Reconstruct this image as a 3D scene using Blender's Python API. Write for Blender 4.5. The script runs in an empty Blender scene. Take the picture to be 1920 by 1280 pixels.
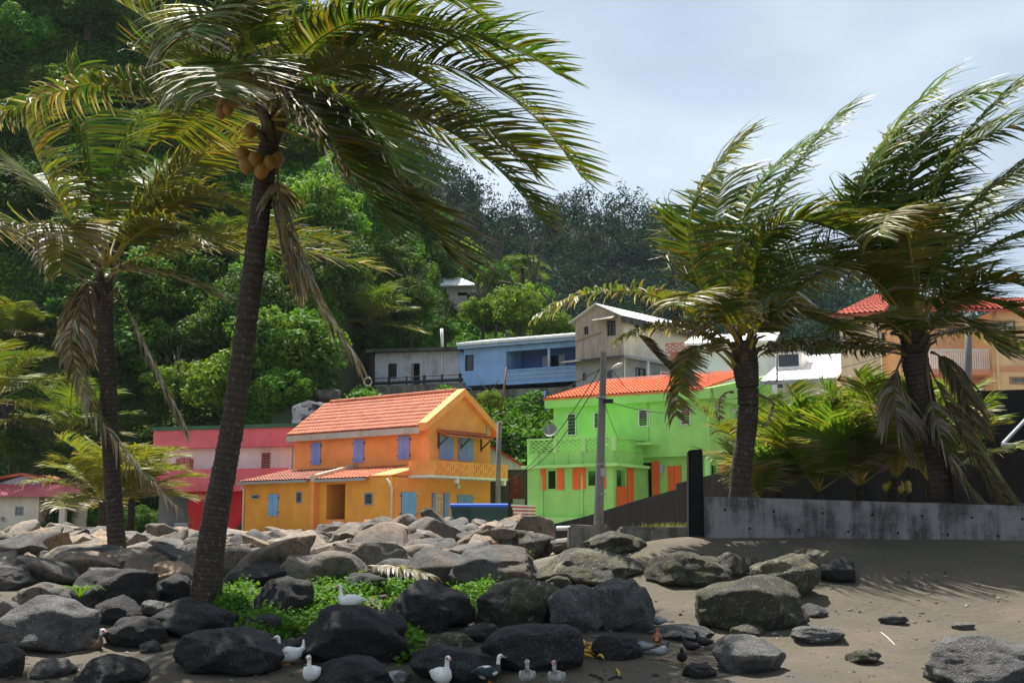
import bpy, bmesh, math, random
import numpy as np
from mathutils import Vector, Matrix, noise as mnoise

sc = bpy.context.scene
col = sc.collection
# ---------------------------------------------------------------- camera
F = 2400.0                     # focal length in photograph pixels (1920 wide)
PITCH = math.atan(360.0 / F)
EYE = Vector((0, 0, 1.65))
cam_d = bpy.data.cameras.new('camera'); cam = bpy.data.objects.new('camera', cam_d); col.objects.link(cam)
cam_d.sensor_width = 36; cam_d.lens = F / 1920 * 36; cam_d.clip_end = 3000; cam_d.clip_start = .1
cam.location = EYE; cam.rotation_euler = (math.pi / 2 + PITCH, 0, 0)
sc.camera = cam
# ---------------------------------------------------------------- sun, sky, exposure
SUN_AZ, SUN_EL = math.radians(-24), math.radians(64)     # azimuth from +Y towards +X
sun_dir = Vector((math.sin(SUN_AZ) * math.cos(SUN_EL), math.cos(SUN_AZ) * math.cos(SUN_EL), math.sin(SUN_EL)))
sl = bpy.data.lights.new('sun', 'SUN'); so = bpy.data.objects.new('sun', sl); col.objects.link(so)
sl.energy = 5.0; sl.angle = math.radians(.55); sl.color = (1, .955, .88)
so.rotation_euler = (-sun_dir).to_track_quat('-Z', 'Y').to_euler(); so.location = (0, 0, 60)
W = bpy.data.worlds.new('World'); sc.world = W; W.use_nodes = True
nt = W.node_tree; nt.nodes.clear()
def wn(t, **k):
    n = nt.nodes.new(t)
    for a, b in k.items(): setattr(n, a, b)
    return n
out = wn('ShaderNodeOutputWorld'); bg = wn('ShaderNodeBackground')
sky = wn('ShaderNodeTexSky', sky_type='NISHITA', sun_disc=False, sun_elevation=SUN_EL, sun_rotation=SUN_AZ, dust_density=1.5, ozone_density=1.0)
tc = wn('ShaderNodeTexCoord'); mp = wn('ShaderNodeMapping'); mp.inputs['Scale'].default_value = (1, 1, 2.6)
n1 = wn('ShaderNodeTexNoise'); n1.inputs['Scale'].default_value = 2.4; n1.inputs['Detail'].default_value = 7; n1.inputs['Roughness'].default_value = .52; n1.inputs['Distortion'].default_value = .3
rmp = wn('ShaderNodeMapRange'); rmp.inputs[1].default_value = .33; rmp.inputs[2].default_value = .70; rmp.inputs[3].default_value = .25; rmp.inputs[4].default_value = .92
n2 = wn('ShaderNodeTexNoise'); n2.inputs['Scale'].default_value = 2.3; n2.inputs['Detail'].default_value = 5
cr = wn('ShaderNodeMapRange'); cr.inputs[1].default_value = .3; cr.inputs[2].default_value = .72; cr.inputs[3].default_value = 4.0; cr.inputs[4].default_value = 8.4
cc = wn('ShaderNodeCombineColor'); mr = wn('ShaderNodeMath', operation='MULTIPLY'); mr.inputs[1].default_value = .80
mg = wn('ShaderNodeMath', operation='MULTIPLY'); mg.inputs[1].default_value = .91
mx = wn('ShaderNodeMix', data_type='RGBA')
L = nt.links.new
L(tc.outputs['Generated'], mp.inputs[0]); L(mp.outputs[0], n1.inputs['Vector']); L(mp.outputs[0], n2.inputs['Vector'])
L(n1.outputs[0], rmp.inputs[0]); L(n2.outputs[0], cr.inputs[0])
L(cr.outputs[0], mr.inputs[0]); L(cr.outputs[0], mg.inputs[0]); L(mr.outputs[0], cc.inputs[0]); L(mg.outputs[0], cc.inputs[1]); L(cr.outputs[0], cc.inputs[2])
L(rmp.outputs[0], mx.inputs['Factor']); L(sky.outputs[0], mx.inputs['A']); L(cc.outputs[0], mx.inputs['B'])
L(mx.outputs['Result'], bg.inputs[0]); L(bg.outputs[0], out.inputs[0])
bg.inputs[1].default_value = .070
vs = sc.view_settings
vs.view_transform = 'Standard'; vs.look = 'None'; vs.gamma = 1; vs.use_curve_mapping = False; vs.exposure = 1.02
sc.cycles.max_bounces = 6; sc.cycles.diffuse_bounces = 3; sc.cycles.glossy_bounces = 2; sc.cycles.transmission_bounces = 3; sc.cycles.transparent_max_bounces = 4
sc.cycles.use_adaptive_sampling = True; sc.cycles.adaptive_threshold = .01
try: sc.cycles.use_denoising = True; sc.cycles.denoiser = 'OPENIMAGEDENOISE'
except Exception: pass

# ---------------------------------------------------------------- survey helpers: a photograph pixel and a distance give a place
cp, sp = math.cos(PITCH), math.sin(PITCH)
def ray(px, py):
    a, b = (px - 960) / F, (640 - py) / F
    return Vector((a, cp - b * sp, sp + b * cp))
def at(px, py, Y):
    d = ray(px, py); return EYE + d * (Y / d.y)
def hit(px, py, P, n):
    d = ray(px, py); return EYE + d * ((P - EYE).dot(n) / d.dot(n))
def lerp(a, b, t): return a + (b - a) * t
def sstep(a, b, x):
    t = min(1, max(0, (x - a) / (b - a))); return t * t * (3 - 2 * t)
def pw(x, pts):
    if x <= pts[0][0]: return pts[0][1]
    for (a, b), (c, d) in zip(pts, pts[1:]):
        if x <= c: return lerp(b, d, (x - a) / (c - a))
    return pts[-1][1]

# ---------------------------------------------------------------- object helpers
def tag(o, label=None, cat=None, group=None, kind=None):
    if label: o['label'] = label
    if cat: o['category'] = cat
    if group: o['group'] = group
    if kind: o['kind'] = kind
    return o
def empty(name, loc=(0, 0, 0), label=None, cat=None, group=None):
    o = bpy.data.objects.new(name, None); col.objects.link(o); o.location = loc; o.empty_display_size = .2
    return tag(o, label, cat, group)
def link_mesh(name, me, parent=None, mats=()):
    for m in mats:
        if m: me.materials.append(m)
    o = bpy.data.objects.new(name, me); col.objects.link(o)
    if parent: o.parent = parent
    return o
def share(name, o, parent=None, M4=None):
    c = bpy.data.objects.new(name, o.data); col.objects.link(c)
    if parent: c.parent = parent
    if M4 is not None: c.matrix_local = M4
    return c

class MB:
    """collects verts / faces of one mesh"""
    def __init__(self): self.v = []; self.f = []; self.mi = []; self.c = []
    def add(self, vs, fs, mi=0, c=None):
        b = len(self.v); self.v += [tuple(p) for p in vs]
        self.f += [tuple(i + b for i in f) for f in fs]; self.mi += [mi] * len(fs)
        if c is not None: self.c += (c if isinstance(c, list) else [c] * len(vs))
    def box(self, a, b, mi=0, M=None):
        x0, y0, z0 = a; x1, y1, z1 = b
        vs = [Vector(p) for p in ((x0, y0, z0), (x1, y0, z0), (x1, y1, z0), (x0, y1, z0), (x0, y0, z1), (x1, y0, z1), (x1, y1, z1), (x0, y1, z1))]
        if M: vs = [M @ p for p in vs]
        self.add(vs, [(0, 3, 2, 1), (4, 5, 6, 7), (0, 1, 5, 4), (1, 2, 6, 5), (2, 3, 7, 6), (3, 0, 4, 7)], mi)
    def hexa(self, p8, mi=0):
        self.add(p8, [(0, 3, 2, 1), (4, 5, 6, 7), (0, 1, 5, 4), (1, 2, 6, 5), (2, 3, 7, 6), (3, 0, 4, 7)], mi)
    def tube(self, path, rad, n=8, mi=0, c=None, flat=1.0, cap=True):
        path = [Vector(p) for p in path]; k = len(path)
        if not hasattr(rad, '__len__'): rad = [rad] * k
        vs = []; up = Vector((0, 0, 1))
        for i, p in enumerate(path):
            T = (path[min(i + 1, k - 1)] - path[max(i - 1, 0)]).normalized()
            S = T.cross(up)
            if S.length < .05: S = T.cross(Vector((0, 1, 0)))
            S.normalize(); N = S.cross(T)
            for j in range(n):
                a = 2 * math.pi * j / n
                vs.append(p + S * (math.cos(a) * rad[i]) + N * (math.sin(a) * rad[i] * flat))
        fs = [(i * n + j, i * n + (j + 1) % n, (i + 1) * n + (j + 1) % n, (i + 1) * n + j) for i in range(k - 1) for j in range(n)]
        if cap: fs += [tuple(range(n - 1, -1, -1)), tuple((k - 1) * n + j for j in range(n))]
        self.add(vs, fs, mi, c)
    def build(self, name, mats, parent=None, smooth=False, recalc=True):
        me = bpy.data.meshes.new(name); 
        off = parent.matrix_world.translation if False else None
        me.from_pydata(self.v, [], self.f)
        if not isinstance(mats, (list, tuple)): mats = [mats]
        for m in mats: me.materials.append(m)
        if any(self.mi): me.polygons.foreach_set('material_index', self.mi)
        if self.c:
            ca = me.color_attributes.new('col', 'FLOAT_COLOR', 'POINT')
            ca.data.foreach_set('color', np.array([tuple(q) + (1,) if len(q) == 3 else q for q in self.c], dtype=np.float32).ravel())
        if recalc:
            bm = bmesh.new(); bm.from_mesh(me); bmesh.ops.recalc_face_normals(bm, faces=bm.faces); bm.to_mesh(me); bm.free()
        if smooth: me.polygons.foreach_set('use_smooth', [True] * len(me.polygons))
        o = bpy.data.objects.new(name, me); col.objects.link(o)
        if parent:
            o.parent = parent
            # geometry is written in world coordinates: cancel the offset of the parents
            p = parent; t = Vector((0, 0, 0))
            while p: t += p.location; p = p.parent
            o.location = -t if parent.type == 'EMPTY' else Vector((0, 0, 0))
        return o

def quads_mesh(name, V, C, mats, parent=None, loc=None, smooth=False, per=4):
    """V (n*per,3) numpy of separate quads"""
    n = len(V) // per
    me = bpy.data.meshes.new(name)
    me.vertices.add(len(V)); me.vertices.foreach_set('co', V.astype(np.float32).ravel())
    me.loops.add(len(V)); me.loops.foreach_set('vertex_index', np.arange(len(V), dtype=np.int32))
    me.polygons.add(n); me.polygons.foreach_set('loop_start', np.arange(0, len(V), per, dtype=np.int32)); me.polygons.foreach_set('loop_total', np.full(n, per, dtype=np.int32))
    me.update(calc_edges=True)
    if C is not None:
        ca = me.color_attributes.new('col', 'FLOAT_COLOR', 'POINT')
        C4 = np.ones((len(V), 4), np.float32); C4[:, :3] = C; ca.data.foreach_set('color', C4.ravel())
    o = link_mesh(name, me, parent, mats)
    if loc is not None: o.location = loc
    return o

# ---------------------------------------------------------------- materials
def newmat(name):
    m = bpy.data.materials.new(name); m.use_nodes = True
    t = m.node_tree; b = t.nodes['Principled BSDF']
    return m, t, b
def nd(t, ty, ins=None, **k):
    n = t.nodes.new(ty)
    for a, b in k.items(): setattr(n, a, b)
    for a, b in (ins or {}).items(): n.inputs[a].default_value = b
    return n
def ramp(t, src, stops):
    r = t.nodes.new('ShaderNodeValToRGB'); e = r.color_ramp.elements
    while len(e) < len(stops): e.new(.5)
    for q, (p, c) in zip(e, stops):
        q.position = p; q.color = (tuple(c) + (1,)) if hasattr(c, '__len__') else (c, c, c, 1)
    t.links.new(src, r.inputs[0]); return r
def mixc(t, fac, A, B, mode='MIX'):
    m = nd(t, 'ShaderNodeMix', data_type='RGBA', blend_type=mode)
    for k, v in (('Factor', fac), ('A', A), ('B', B)):
        i = m.inputs[k] if k == 'Factor' else [q for q in m.inputs if q.name == k and q.type == 'RGBA'][0]
        if hasattr(v, 'is_output'): t.links.new(v, i)
        else: i.default_value = v if k == 'Factor' else tuple(v) + (1,)
    return [q for q in m.outputs if q.type == 'RGBA'][0]
def world_vec(t):
    g = t.nodes.new('ShaderNodeNewGeometry'); return g.outputs['Position']
def noise(t, vec, scale, detail=5, rough=.55, sc3=None):
    n = nd(t, 'ShaderNodeTexNoise', {'Scale': scale, 'Detail': detail, 'Roughness': rough})
    if sc3:
        mpn = nd(t, 'ShaderNodeMapping', {'Scale': sc3}); t.links.new(vec, mpn.inputs[0]); vec = mpn.outputs[0]
    t.links.new(vec, n.inputs['Vector']); return n.outputs[0]
def bump(t, b, src, strength=.3, dist=.02):
    n = nd(t, 'ShaderNodeBump', {'Strength': strength, 'Distance': dist})
    t.links.new(src, n.inputs['Height']); t.links.new(n.outputs[0], b.inputs['Normal'])
MATS = {}
def paint(name, c, dirt=.35, rough=.75, dirtc=(.12, .1, .08), streak=1.0, metal=0):
    """painted render or timber: patchy fade, rain streaks and grime"""
    if name in MATS: return MATS[name]
    m, t, b = newmat(name); v = world_vec(t)
    n1 = noise(t, v, 1.1, 6); n2 = noise(t, v, 1.0, 5, .6, (5, 5, .35)); n3 = noise(t, v, 22, 3)
    base = mixc(t, ramp(t, n1, [(.3, 0), (.7, 1)]).outputs[0], [q * .86 for q in c], [min(1, q * 1.1 + .008) for q in c])
    dm = ramp(t, n2, [(.52, 0), (.80, dirt * streak)]).outputs[0]
    c1 = mixc(t, dm, base, dirtc)
    d2 = ramp(t, noise(t, v, 3.2, 8, .7), [(.55, 0), (.85, dirt)]).outputs[0]
    c2 = mixc(t, d2, c1, dirtc)
    t.links.new(c2, b.inputs['Base Color']); b.inputs['Roughness'].default_value = rough; b.inputs['Metallic'].default_value = metal
    b.inputs['Specular IOR Level'].default_value = .3
    bump(t, b, n3, .25, .008)
    MATS[name] = m; return m
def plain(name, c, rough=.6, metal=0, var=.25, scale=9):
    if name in MATS: return MATS[name]
    m, t, b = newmat(name); v = world_vec(t); n = noise(t, v, scale, 5)
    k = mixc(t, n, [q * (1 - var) for q in c], [min(1, q * (1 + var)) for q in c])
    t.links.new(k, b.inputs['Base Color']); b.inputs['Roughness'].default_value = rough; b.inputs['Metallic'].default_value = metal
    bump(t, b, noise(t, v, scale * 4, 3), .15, .005)
    MATS[name] = m; return m
def stained_concrete(name, light, dark, thr=(.42, .62), rough=.9, grain=60):
    if name in MATS: return MATS[name]
    m, t, b = newmat(name); v = world_vec(t)
    st = noise(t, v, 1.0, 8, .68, (3.4, 3.4, .25)); pa = noise(t, v, 1.3, 7, .65); g = noise(t, v, grain, 2)
    s = nd(t, 'ShaderNodeMath', operation='ADD'); t.links.new(st, s.inputs[0]); t.links.new(pa, s.inputs[1])
    h = nd(t, 'ShaderNodeMath', {1: .5}, operation='MULTIPLY'); t.links.new(s.outputs[0], h.inputs[0])
    c1 = mixc(t, ramp(t, h.outputs[0], [(thr[0], 0), (thr[1], 1)]).outputs[0], dark, light)
    c2 = mixc(t, ramp(t, g, [(.35, 0), (.7, .45)]).outputs[0], c1, [q * 1.5 for q in light])
    t.links.new(c2, b.inputs['Base Color']); b.inputs['Roughness'].default_value = rough; b.inputs['Specular IOR Level'].default_value = .25
    bump(t, b, g, .5, .01)
    MATS[name] = m; return m
def tile_mat(name, c, old=.3):
    if name in MATS: return MATS[name]
    m, t, b = newmat(name); v = world_vec(t)
    vo = nd(t, 'ShaderNodeTexVoronoi', {'Scale': 3.2}); t.links.new(v, vo.inputs['Vector'])
    k = mixc(t, ramp(t, noise(t, vo.outputs['Color'], 3, 1), [(.3, 0), (.7, 1)]).outputs[0], [q * .72 for q in c], [min(1, q * 1.2) for q in c])
    k2 = mixc(t, ramp(t, noise(t, v, 1.6, 8, .7), [(.5, 0), (.78, old)]).outputs[0], k, (.05, .04, .035))
    t.links.new(k2, b.inputs['Base Color']); b.inputs['Roughness'].default_value = .8
    MATS[name] = m; return m
def rock_mat(name, dark, light, lichen, moss=None, lich_amt=.5, wetspec=.35, warm=None):
    if name in MATS: return MATS[name]
    m, t, b = newmat(name)
    tcn = t.nodes.new('ShaderNodeTexCoord'); oi = t.nodes.new('ShaderNodeObjectInfo')
    va = nd(t, 'ShaderNodeVectorMath', operation='ADD'); t.links.new(world_vec(t), va.inputs[0]); t.links.new(oi.outputs['Location'], va.inputs[1]); v = va.outputs[0]
    big = noise(t, v, 1.9, 9, .68); fine = noise(t, v, 9, 9, .75); grit = noise(t, v, 45, 4, .65)
    k = mixc(t, ramp(t, big, [(.32, 0), (.68, 1)]).outputs[0], dark, light)
    if warm: k = mixc(t, ramp(t, noise(t, v, 1.1, 4), [(.45, 0), (.62, .85)]).outputs[0], k, warm)
    k = mixc(t, ramp(t, fine, [(.34, .8), (.52, 0)]).outputs[0], k, [q * .3 for q in dark])
    if moss: k = mixc(t, ramp(t, noise(t, v, 2.4, 7, .7), [(.46, 0), (.60, .8)]).outputs[0], k, moss)
    li = ramp(t, noise(t, v, 5.5, 9, .8), [(.54, 0), (.66, lich_amt)]).outputs[0]
    k = mixc(t, li, k, lichen)
    sp_ = ramp(t, grit, [(.60, 0), (.68, .75)]).outputs[0]
    k = mixc(t, sp_, k, [min(1, q * 1.6) for q in lichen])
    vr = nd(t, 'ShaderNodeMapRange', {3: .7, 4: 1.25}); t.links.new(oi.outputs['Random'], vr.inputs[0])
    hs = nd(t, 'ShaderNodeHueSaturation'); t.links.new(k, hs.inputs['Color']); t.links.new(vr.outputs[0], hs.inputs['Value'])
    t.links.new(hs.outputs[0], b.inputs['Base Color'])
    b.inputs['Roughness'].default_value = .72; b.inputs['Specular IOR Level'].default_value = wetspec
    ad = nd(t, 'ShaderNodeMath', operation='ADD'); t.links.new(fine, ad.inputs[0]); t.links.new(grit, ad.inputs[1])
    bump(t, b, ad.outputs[0], .9, .05)
    MATS[name] = m; return m
def leaf_mat(name, rough=.45, trans=.35, tint=(1.25, 1.2, .45), spec=.4, vary=.25, patch=0):
    """colour comes from the mesh attribute 'col' (species / dryness of each leaf)"""
    if name in MATS: return MATS[name]
    m, t, b = newmat(name)
    a = nd(t, 'ShaderNodeAttribute', attribute_name='col'); oi = t.nodes.new('ShaderNodeObjectInfo')
    vr = nd(t, 'ShaderNodeMapRange', {3: 1 - vary, 4: 1 + vary}); t.links.new(oi.outputs['Random'], vr.inputs[0])
    hs = nd(t, 'ShaderNodeHueSaturation'); t.links.new(a.outputs['Color'], hs.inputs['Color']); t.links.new(vr.outputs[0], hs.inputs['Value'])
    hr = nd(t, 'ShaderNodeMapRange', {3: .5 - vary * .06, 4: .5 + vary * .08})
    wr = nd(t, 'ShaderNodeTexWhiteNoise', noise_dimensions='1D'); t.links.new(oi.outputs['Random'], wr.inputs['W']); t.links.new(wr.outputs[0], hr.inputs[0]); t.links.new(hr.outputs[0], hs.inputs['Hue'])
    k = hs.outputs[0]
    t.links.new(k, b.inputs['Base Color']); b.inputs['Roughness'].default_value = rough; b.inputs['Specular IOR Level'].default_value = spec
    tr = nd(t, 'ShaderNodeBsdfTranslucent'); t.links.new(mixc(t, 1.0, k, tint, 'MULTIPLY'), tr.inputs[0])
    ms = nd(t, 'ShaderNodeMixShader', {0: trans}); o = t.nodes['Material Output']
    t.links.new(b.outputs[0], ms.inputs[1]); t.links.new(tr.outputs[0], ms.inputs[2]); t.links.new(ms.outputs[0], o.inputs[0])
    MATS[name] = m; return m
def attr_mat(name, rough=.7, spec=.3, sc_=30, var=.2):
    if name in MATS: return MATS[name]
    m, t, b = newmat(name); a = nd(t, 'ShaderNodeAttribute', attribute_name='col'); v = world_vec(t)
    n = ramp(t, noise(t, v, sc_, 5), [(.3, 1 - var), (.7, 1 + var)]).outputs[0]
    t.links.new(mixc(t, 1.0, a.outputs['Color'], n, 'MULTIPLY'), b.inputs['Base Color']); b.inputs['Roughness'].default_value = rough; b.inputs['Specular IOR Level'].default_value = spec
    MATS[name] = m; return m
GLASS = None
def glass():
    if 'window_glass' in MATS: return MATS['window_glass']
    m, t, b = newmat('window_glass'); b.inputs['Base Color'].default_value = (.02, .025, .03, 1); b.inputs['Roughness'].default_value = .08; b.inputs['Specular IOR Level'].default_value = .6
    MATS['window_glass'] = m; return m
# ================================================================ TERRAIN
LEFT_PROF = [(0, -1.2), (8, -.6), (13.5, 0), (16, .32), (18.5, .70), (22, .95), (28, 1.02), (40, 1.15), (56, 1.38), (70, 1.5)]
RIGHT_PROF = [(0, -1.2), (8, -.62), (13.5, -.03), (15.5, .2), (17.5, .55), (19.5, 1.02), (21.9, 1.60), (24, 1.62), (70, 1.7)]
def nz(x, y, z=0): return mnoise.noise(Vector((x, y, z)))
RIDGE = [(-140, 120), (-60, 96), (-30, 66), (-20, 53), (-13, 44), (-9, 33), (-6, 27), (-2, 23), (4, 19.5), (8, 16), (14, 13), (60, 12), (140, 14)]
def ground_z(x, y):
    if y <= 69:
        k = sstep(-.6, 3.2, x)
        z = lerp(pw(y, LEFT_PROF), pw(y, RIGHT_PROF), k)
        if x > .156 * y and y > 22.15: z = lerp(z, 2.18, sstep(22.15, 22.45, y))
        a = sstep(30, 12, y)
        z += a * (.10 * nz(x * .45, y * .45, 3) + .03 * nz(x * 1.6, y * 1.6, 9)) * (1 if y < 22 else .3)
        if y > 60: z = lerp(z, hill_z(x, 69.0), sstep(60, 69, y))
        return z
    return hill_z(x, y)
def hill_z(x, y):
    H = pw(x, RIDGE)
    foot = 70 + 16 * sstep(-11, -24, x)
    z1 = lerp(1.6, 9.6, sstep(foot, foot + 13.5, y) * .6 + .4 * min(1, max(0, (y - foot) / 13.5)))
    t = max(0, (y - foot - 15 * sstep(-14, -10, x)) / (131 - foot - 15 * sstep(-14, -10, x)))
    z2 = 1.6 + (H - 1.6) * min(1, t) ** .85
    z = max(z1 if x > -14 else lerp(z2, z1, sstep(-24, -14, x)), z2)
    yt = 83.4 + .364 * max(0, 4.35 - x)
    if y > yt and x > -13: z = max(z, lerp(z, 11.2, sstep(yt, yt + .4, y)))
    z += (1.5 * nz(x * .09, y * .09, 1) + .5 * nz(x * .3, y * .3, 5)) * sstep(84, 105, y)
    if y > 131: z -= (y - 131) * .8
    return z
def ground_hit(px, py, y0=9.0, y1=69.0):
    d = ray(px, py); y = y0
    while y < y1:
        p = EYE + d * (y / d.y)
        if p.z <= ground_z(p.x, p.y): return p
        y += .06 if y < 30 else .3
    return EYE + d * (y1 / d.y)
def sheet(name, xs, ys, fz, mat, label=None, kind='structure'):
    V = [(x, y, fz(x, y)) for y in ys for x in xs]; n = len(xs)
    Fc = [(j * n + i, j * n + i + 1, (j + 1) * n + i + 1, (j + 1) * n + i) for j in range(len(ys) - 1) for i in range(n - 1)]
    me = bpy.data.meshes.new(name); me.from_pydata(V, [], Fc); me.polygons.foreach_set('use_smooth', [True] * len(Fc))
    o = link_mesh(name, me, None, [mat]); o['kind'] = kind
    if label: o['label'] = label
    return o
def frange(a, b, s):
    r = []; x = a
    while x < b - 1e-6: r.append(x); x += s
    return r + [b]
# --- sand / soil
def sand_mat():
    m, t, b = newmat('volcanic_sand'); v = world_vec(t)
    k = mixc(t, ramp(t, noise(t, v, .55, 6, .6), [(.35, 0), (.65, 1)]).outputs[0], (.055, .050, .039), (.105, .086, .05))
    # paler pinkish dry sand between the boulders
    sx = nd(t, 'ShaderNodeSeparateXYZ'); t.links.new(v, sx.inputs[0])
    vd = nd(t, 'ShaderNodeVectorMath', {1: (2.2, 15.2, .2)}, operation='DISTANCE'); t.links.new(v, vd.inputs[0])
    nn = nd(t, 'ShaderNodeMath', operation='ADD'); t.links.new(vd.outputs['Value'], nn.inputs[0]); t.links.new(noise(t, v, 1.4, 5), nn.inputs[1])
    k = mixc(t, ramp(t, nn.outputs[0], [(.0, .85), (.16, .8), (.30, 0)]).outputs[0] if False else ramp(t, noise(t, v, .8, 5), [(.54, 0), (.68, .6)]).outputs[0], k, (.145, .108, .085))
    k = mixc(t, ramp(t, noise(t, v, 2.5, 7, .7), [(.52, 0), (.75, .6)]).outputs[0], k, (.055, .052, .05))
    k = mixc(t, ramp(t, noise(t, v, 160, 2), [(.3, .0), (.7, .5)]).outputs[0], k, (.2, .175, .14))
    k = mixc(t, ramp(t, noise(t, v, 48, 3), [(.66, 0), (.74, .6)]).outputs[0], k, (.03, .028, .025))
    # soil / dry grass behind the rocks, paled to bounce light onto facades
    yr = nd(t, 'ShaderNodeMapRange', {1: 24, 2: 30}); t.links.new(sx.outputs[1], yr.inputs[0])
    g = mixc(t, noise(t, v, 1.5, 6), (.22, .19, .14), (.27, .25, .19))
    k = mixc(t, yr.outputs[0], k, g)
    t.links.new(k, b.inputs['Base Color']); b.inputs['Roughness'].default_value = .88; b.inputs['Specular IOR Level'].default_value = .25
    h = nd(t, 'ShaderNodeMath', {1: .35}, operation='MULTIPLY_ADD'); t.links.new(noise(t, v, 90, 3), h.inputs[0]); t.links.new(noise(t, v, 8, 7, .68), h.inputs[2])
    bump(t, b, h.outputs[0], .9, .06)
    return m
xs = frange(-60, -13, 4) + frange(-12, 12, .16)[0:] + frange(13, 60, 4)
ys = frange(-25, 1, 6.5)[:-1] + frange(1, 12, 1.0)[:-1] + frange(12, 21.8, .14) + [22.16, 22.46] + frange(23, 69, 1.15)  # rows behind the camera are unseen sand, added for bounce light
sheet('beach_ground', xs, ys, ground_z, sand_mat(), 'grey brown volcanic sand rising to the wall')
def soil_mat(name, a, b_, c):
    m, t, b = newmat(name); v = world_vec(t)
    k = mixc(t, noise(t, v, .6, 7), a, b_); k = mixc(t, ramp(t, noise(t, v, 2.5, 6, .7), [(.5, 0), (.7, .8)]).outputs[0], k, c)
    t.links.new(k, b.inputs['Base Color']); b.inputs['Roughness'].default_value = .95
    bump(t, b, noise(t, v, 3, 8, .7), .8, .3); return m
hx = frange(-130, -40, 6)[:-1] + frange(-40, 30, 1.2) + frange(34, 130, 8)
sheet('hillside', hx, frange(69, 92, .7) + frange(93, 170, 2.0), hill_z, soil_mat('hill_shadow_soil', (.03, .05, .012), (.05, .075, .018), (.06, .05, .035)), 'steep overgrown hillside behind the houses')  # soil colour darkened to read as shadow between the leaves
FRIDGE = [(-200, 150), (-60, 122), (0, 74), (12, 76), (30, 74.5), (44, 71), (70, 63), (95, 52), (130, 48), (260, 40)]
def far_z(x, y):
    H = pw(x, FRIDGE); t = (y - 185) / (300 - 185)
    z = 6 + (H - 6) * min(1, max(0, t)) ** .9
    if y > 300: z -= (y - 300) * .35
    return z + 3.5 * nz(x * .03, y * .03, 7) + 1.5 * nz(x * .09, y * .09, 2)
sheet('far_hill', frange(-240, 280, 10), frange(150, 420, 9), far_z, soil_mat('far_soil', (.012, .02, .012), (.02, .03, .016), (.015, .02, .014)), 'dark forested ridge beyond the village')

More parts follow.
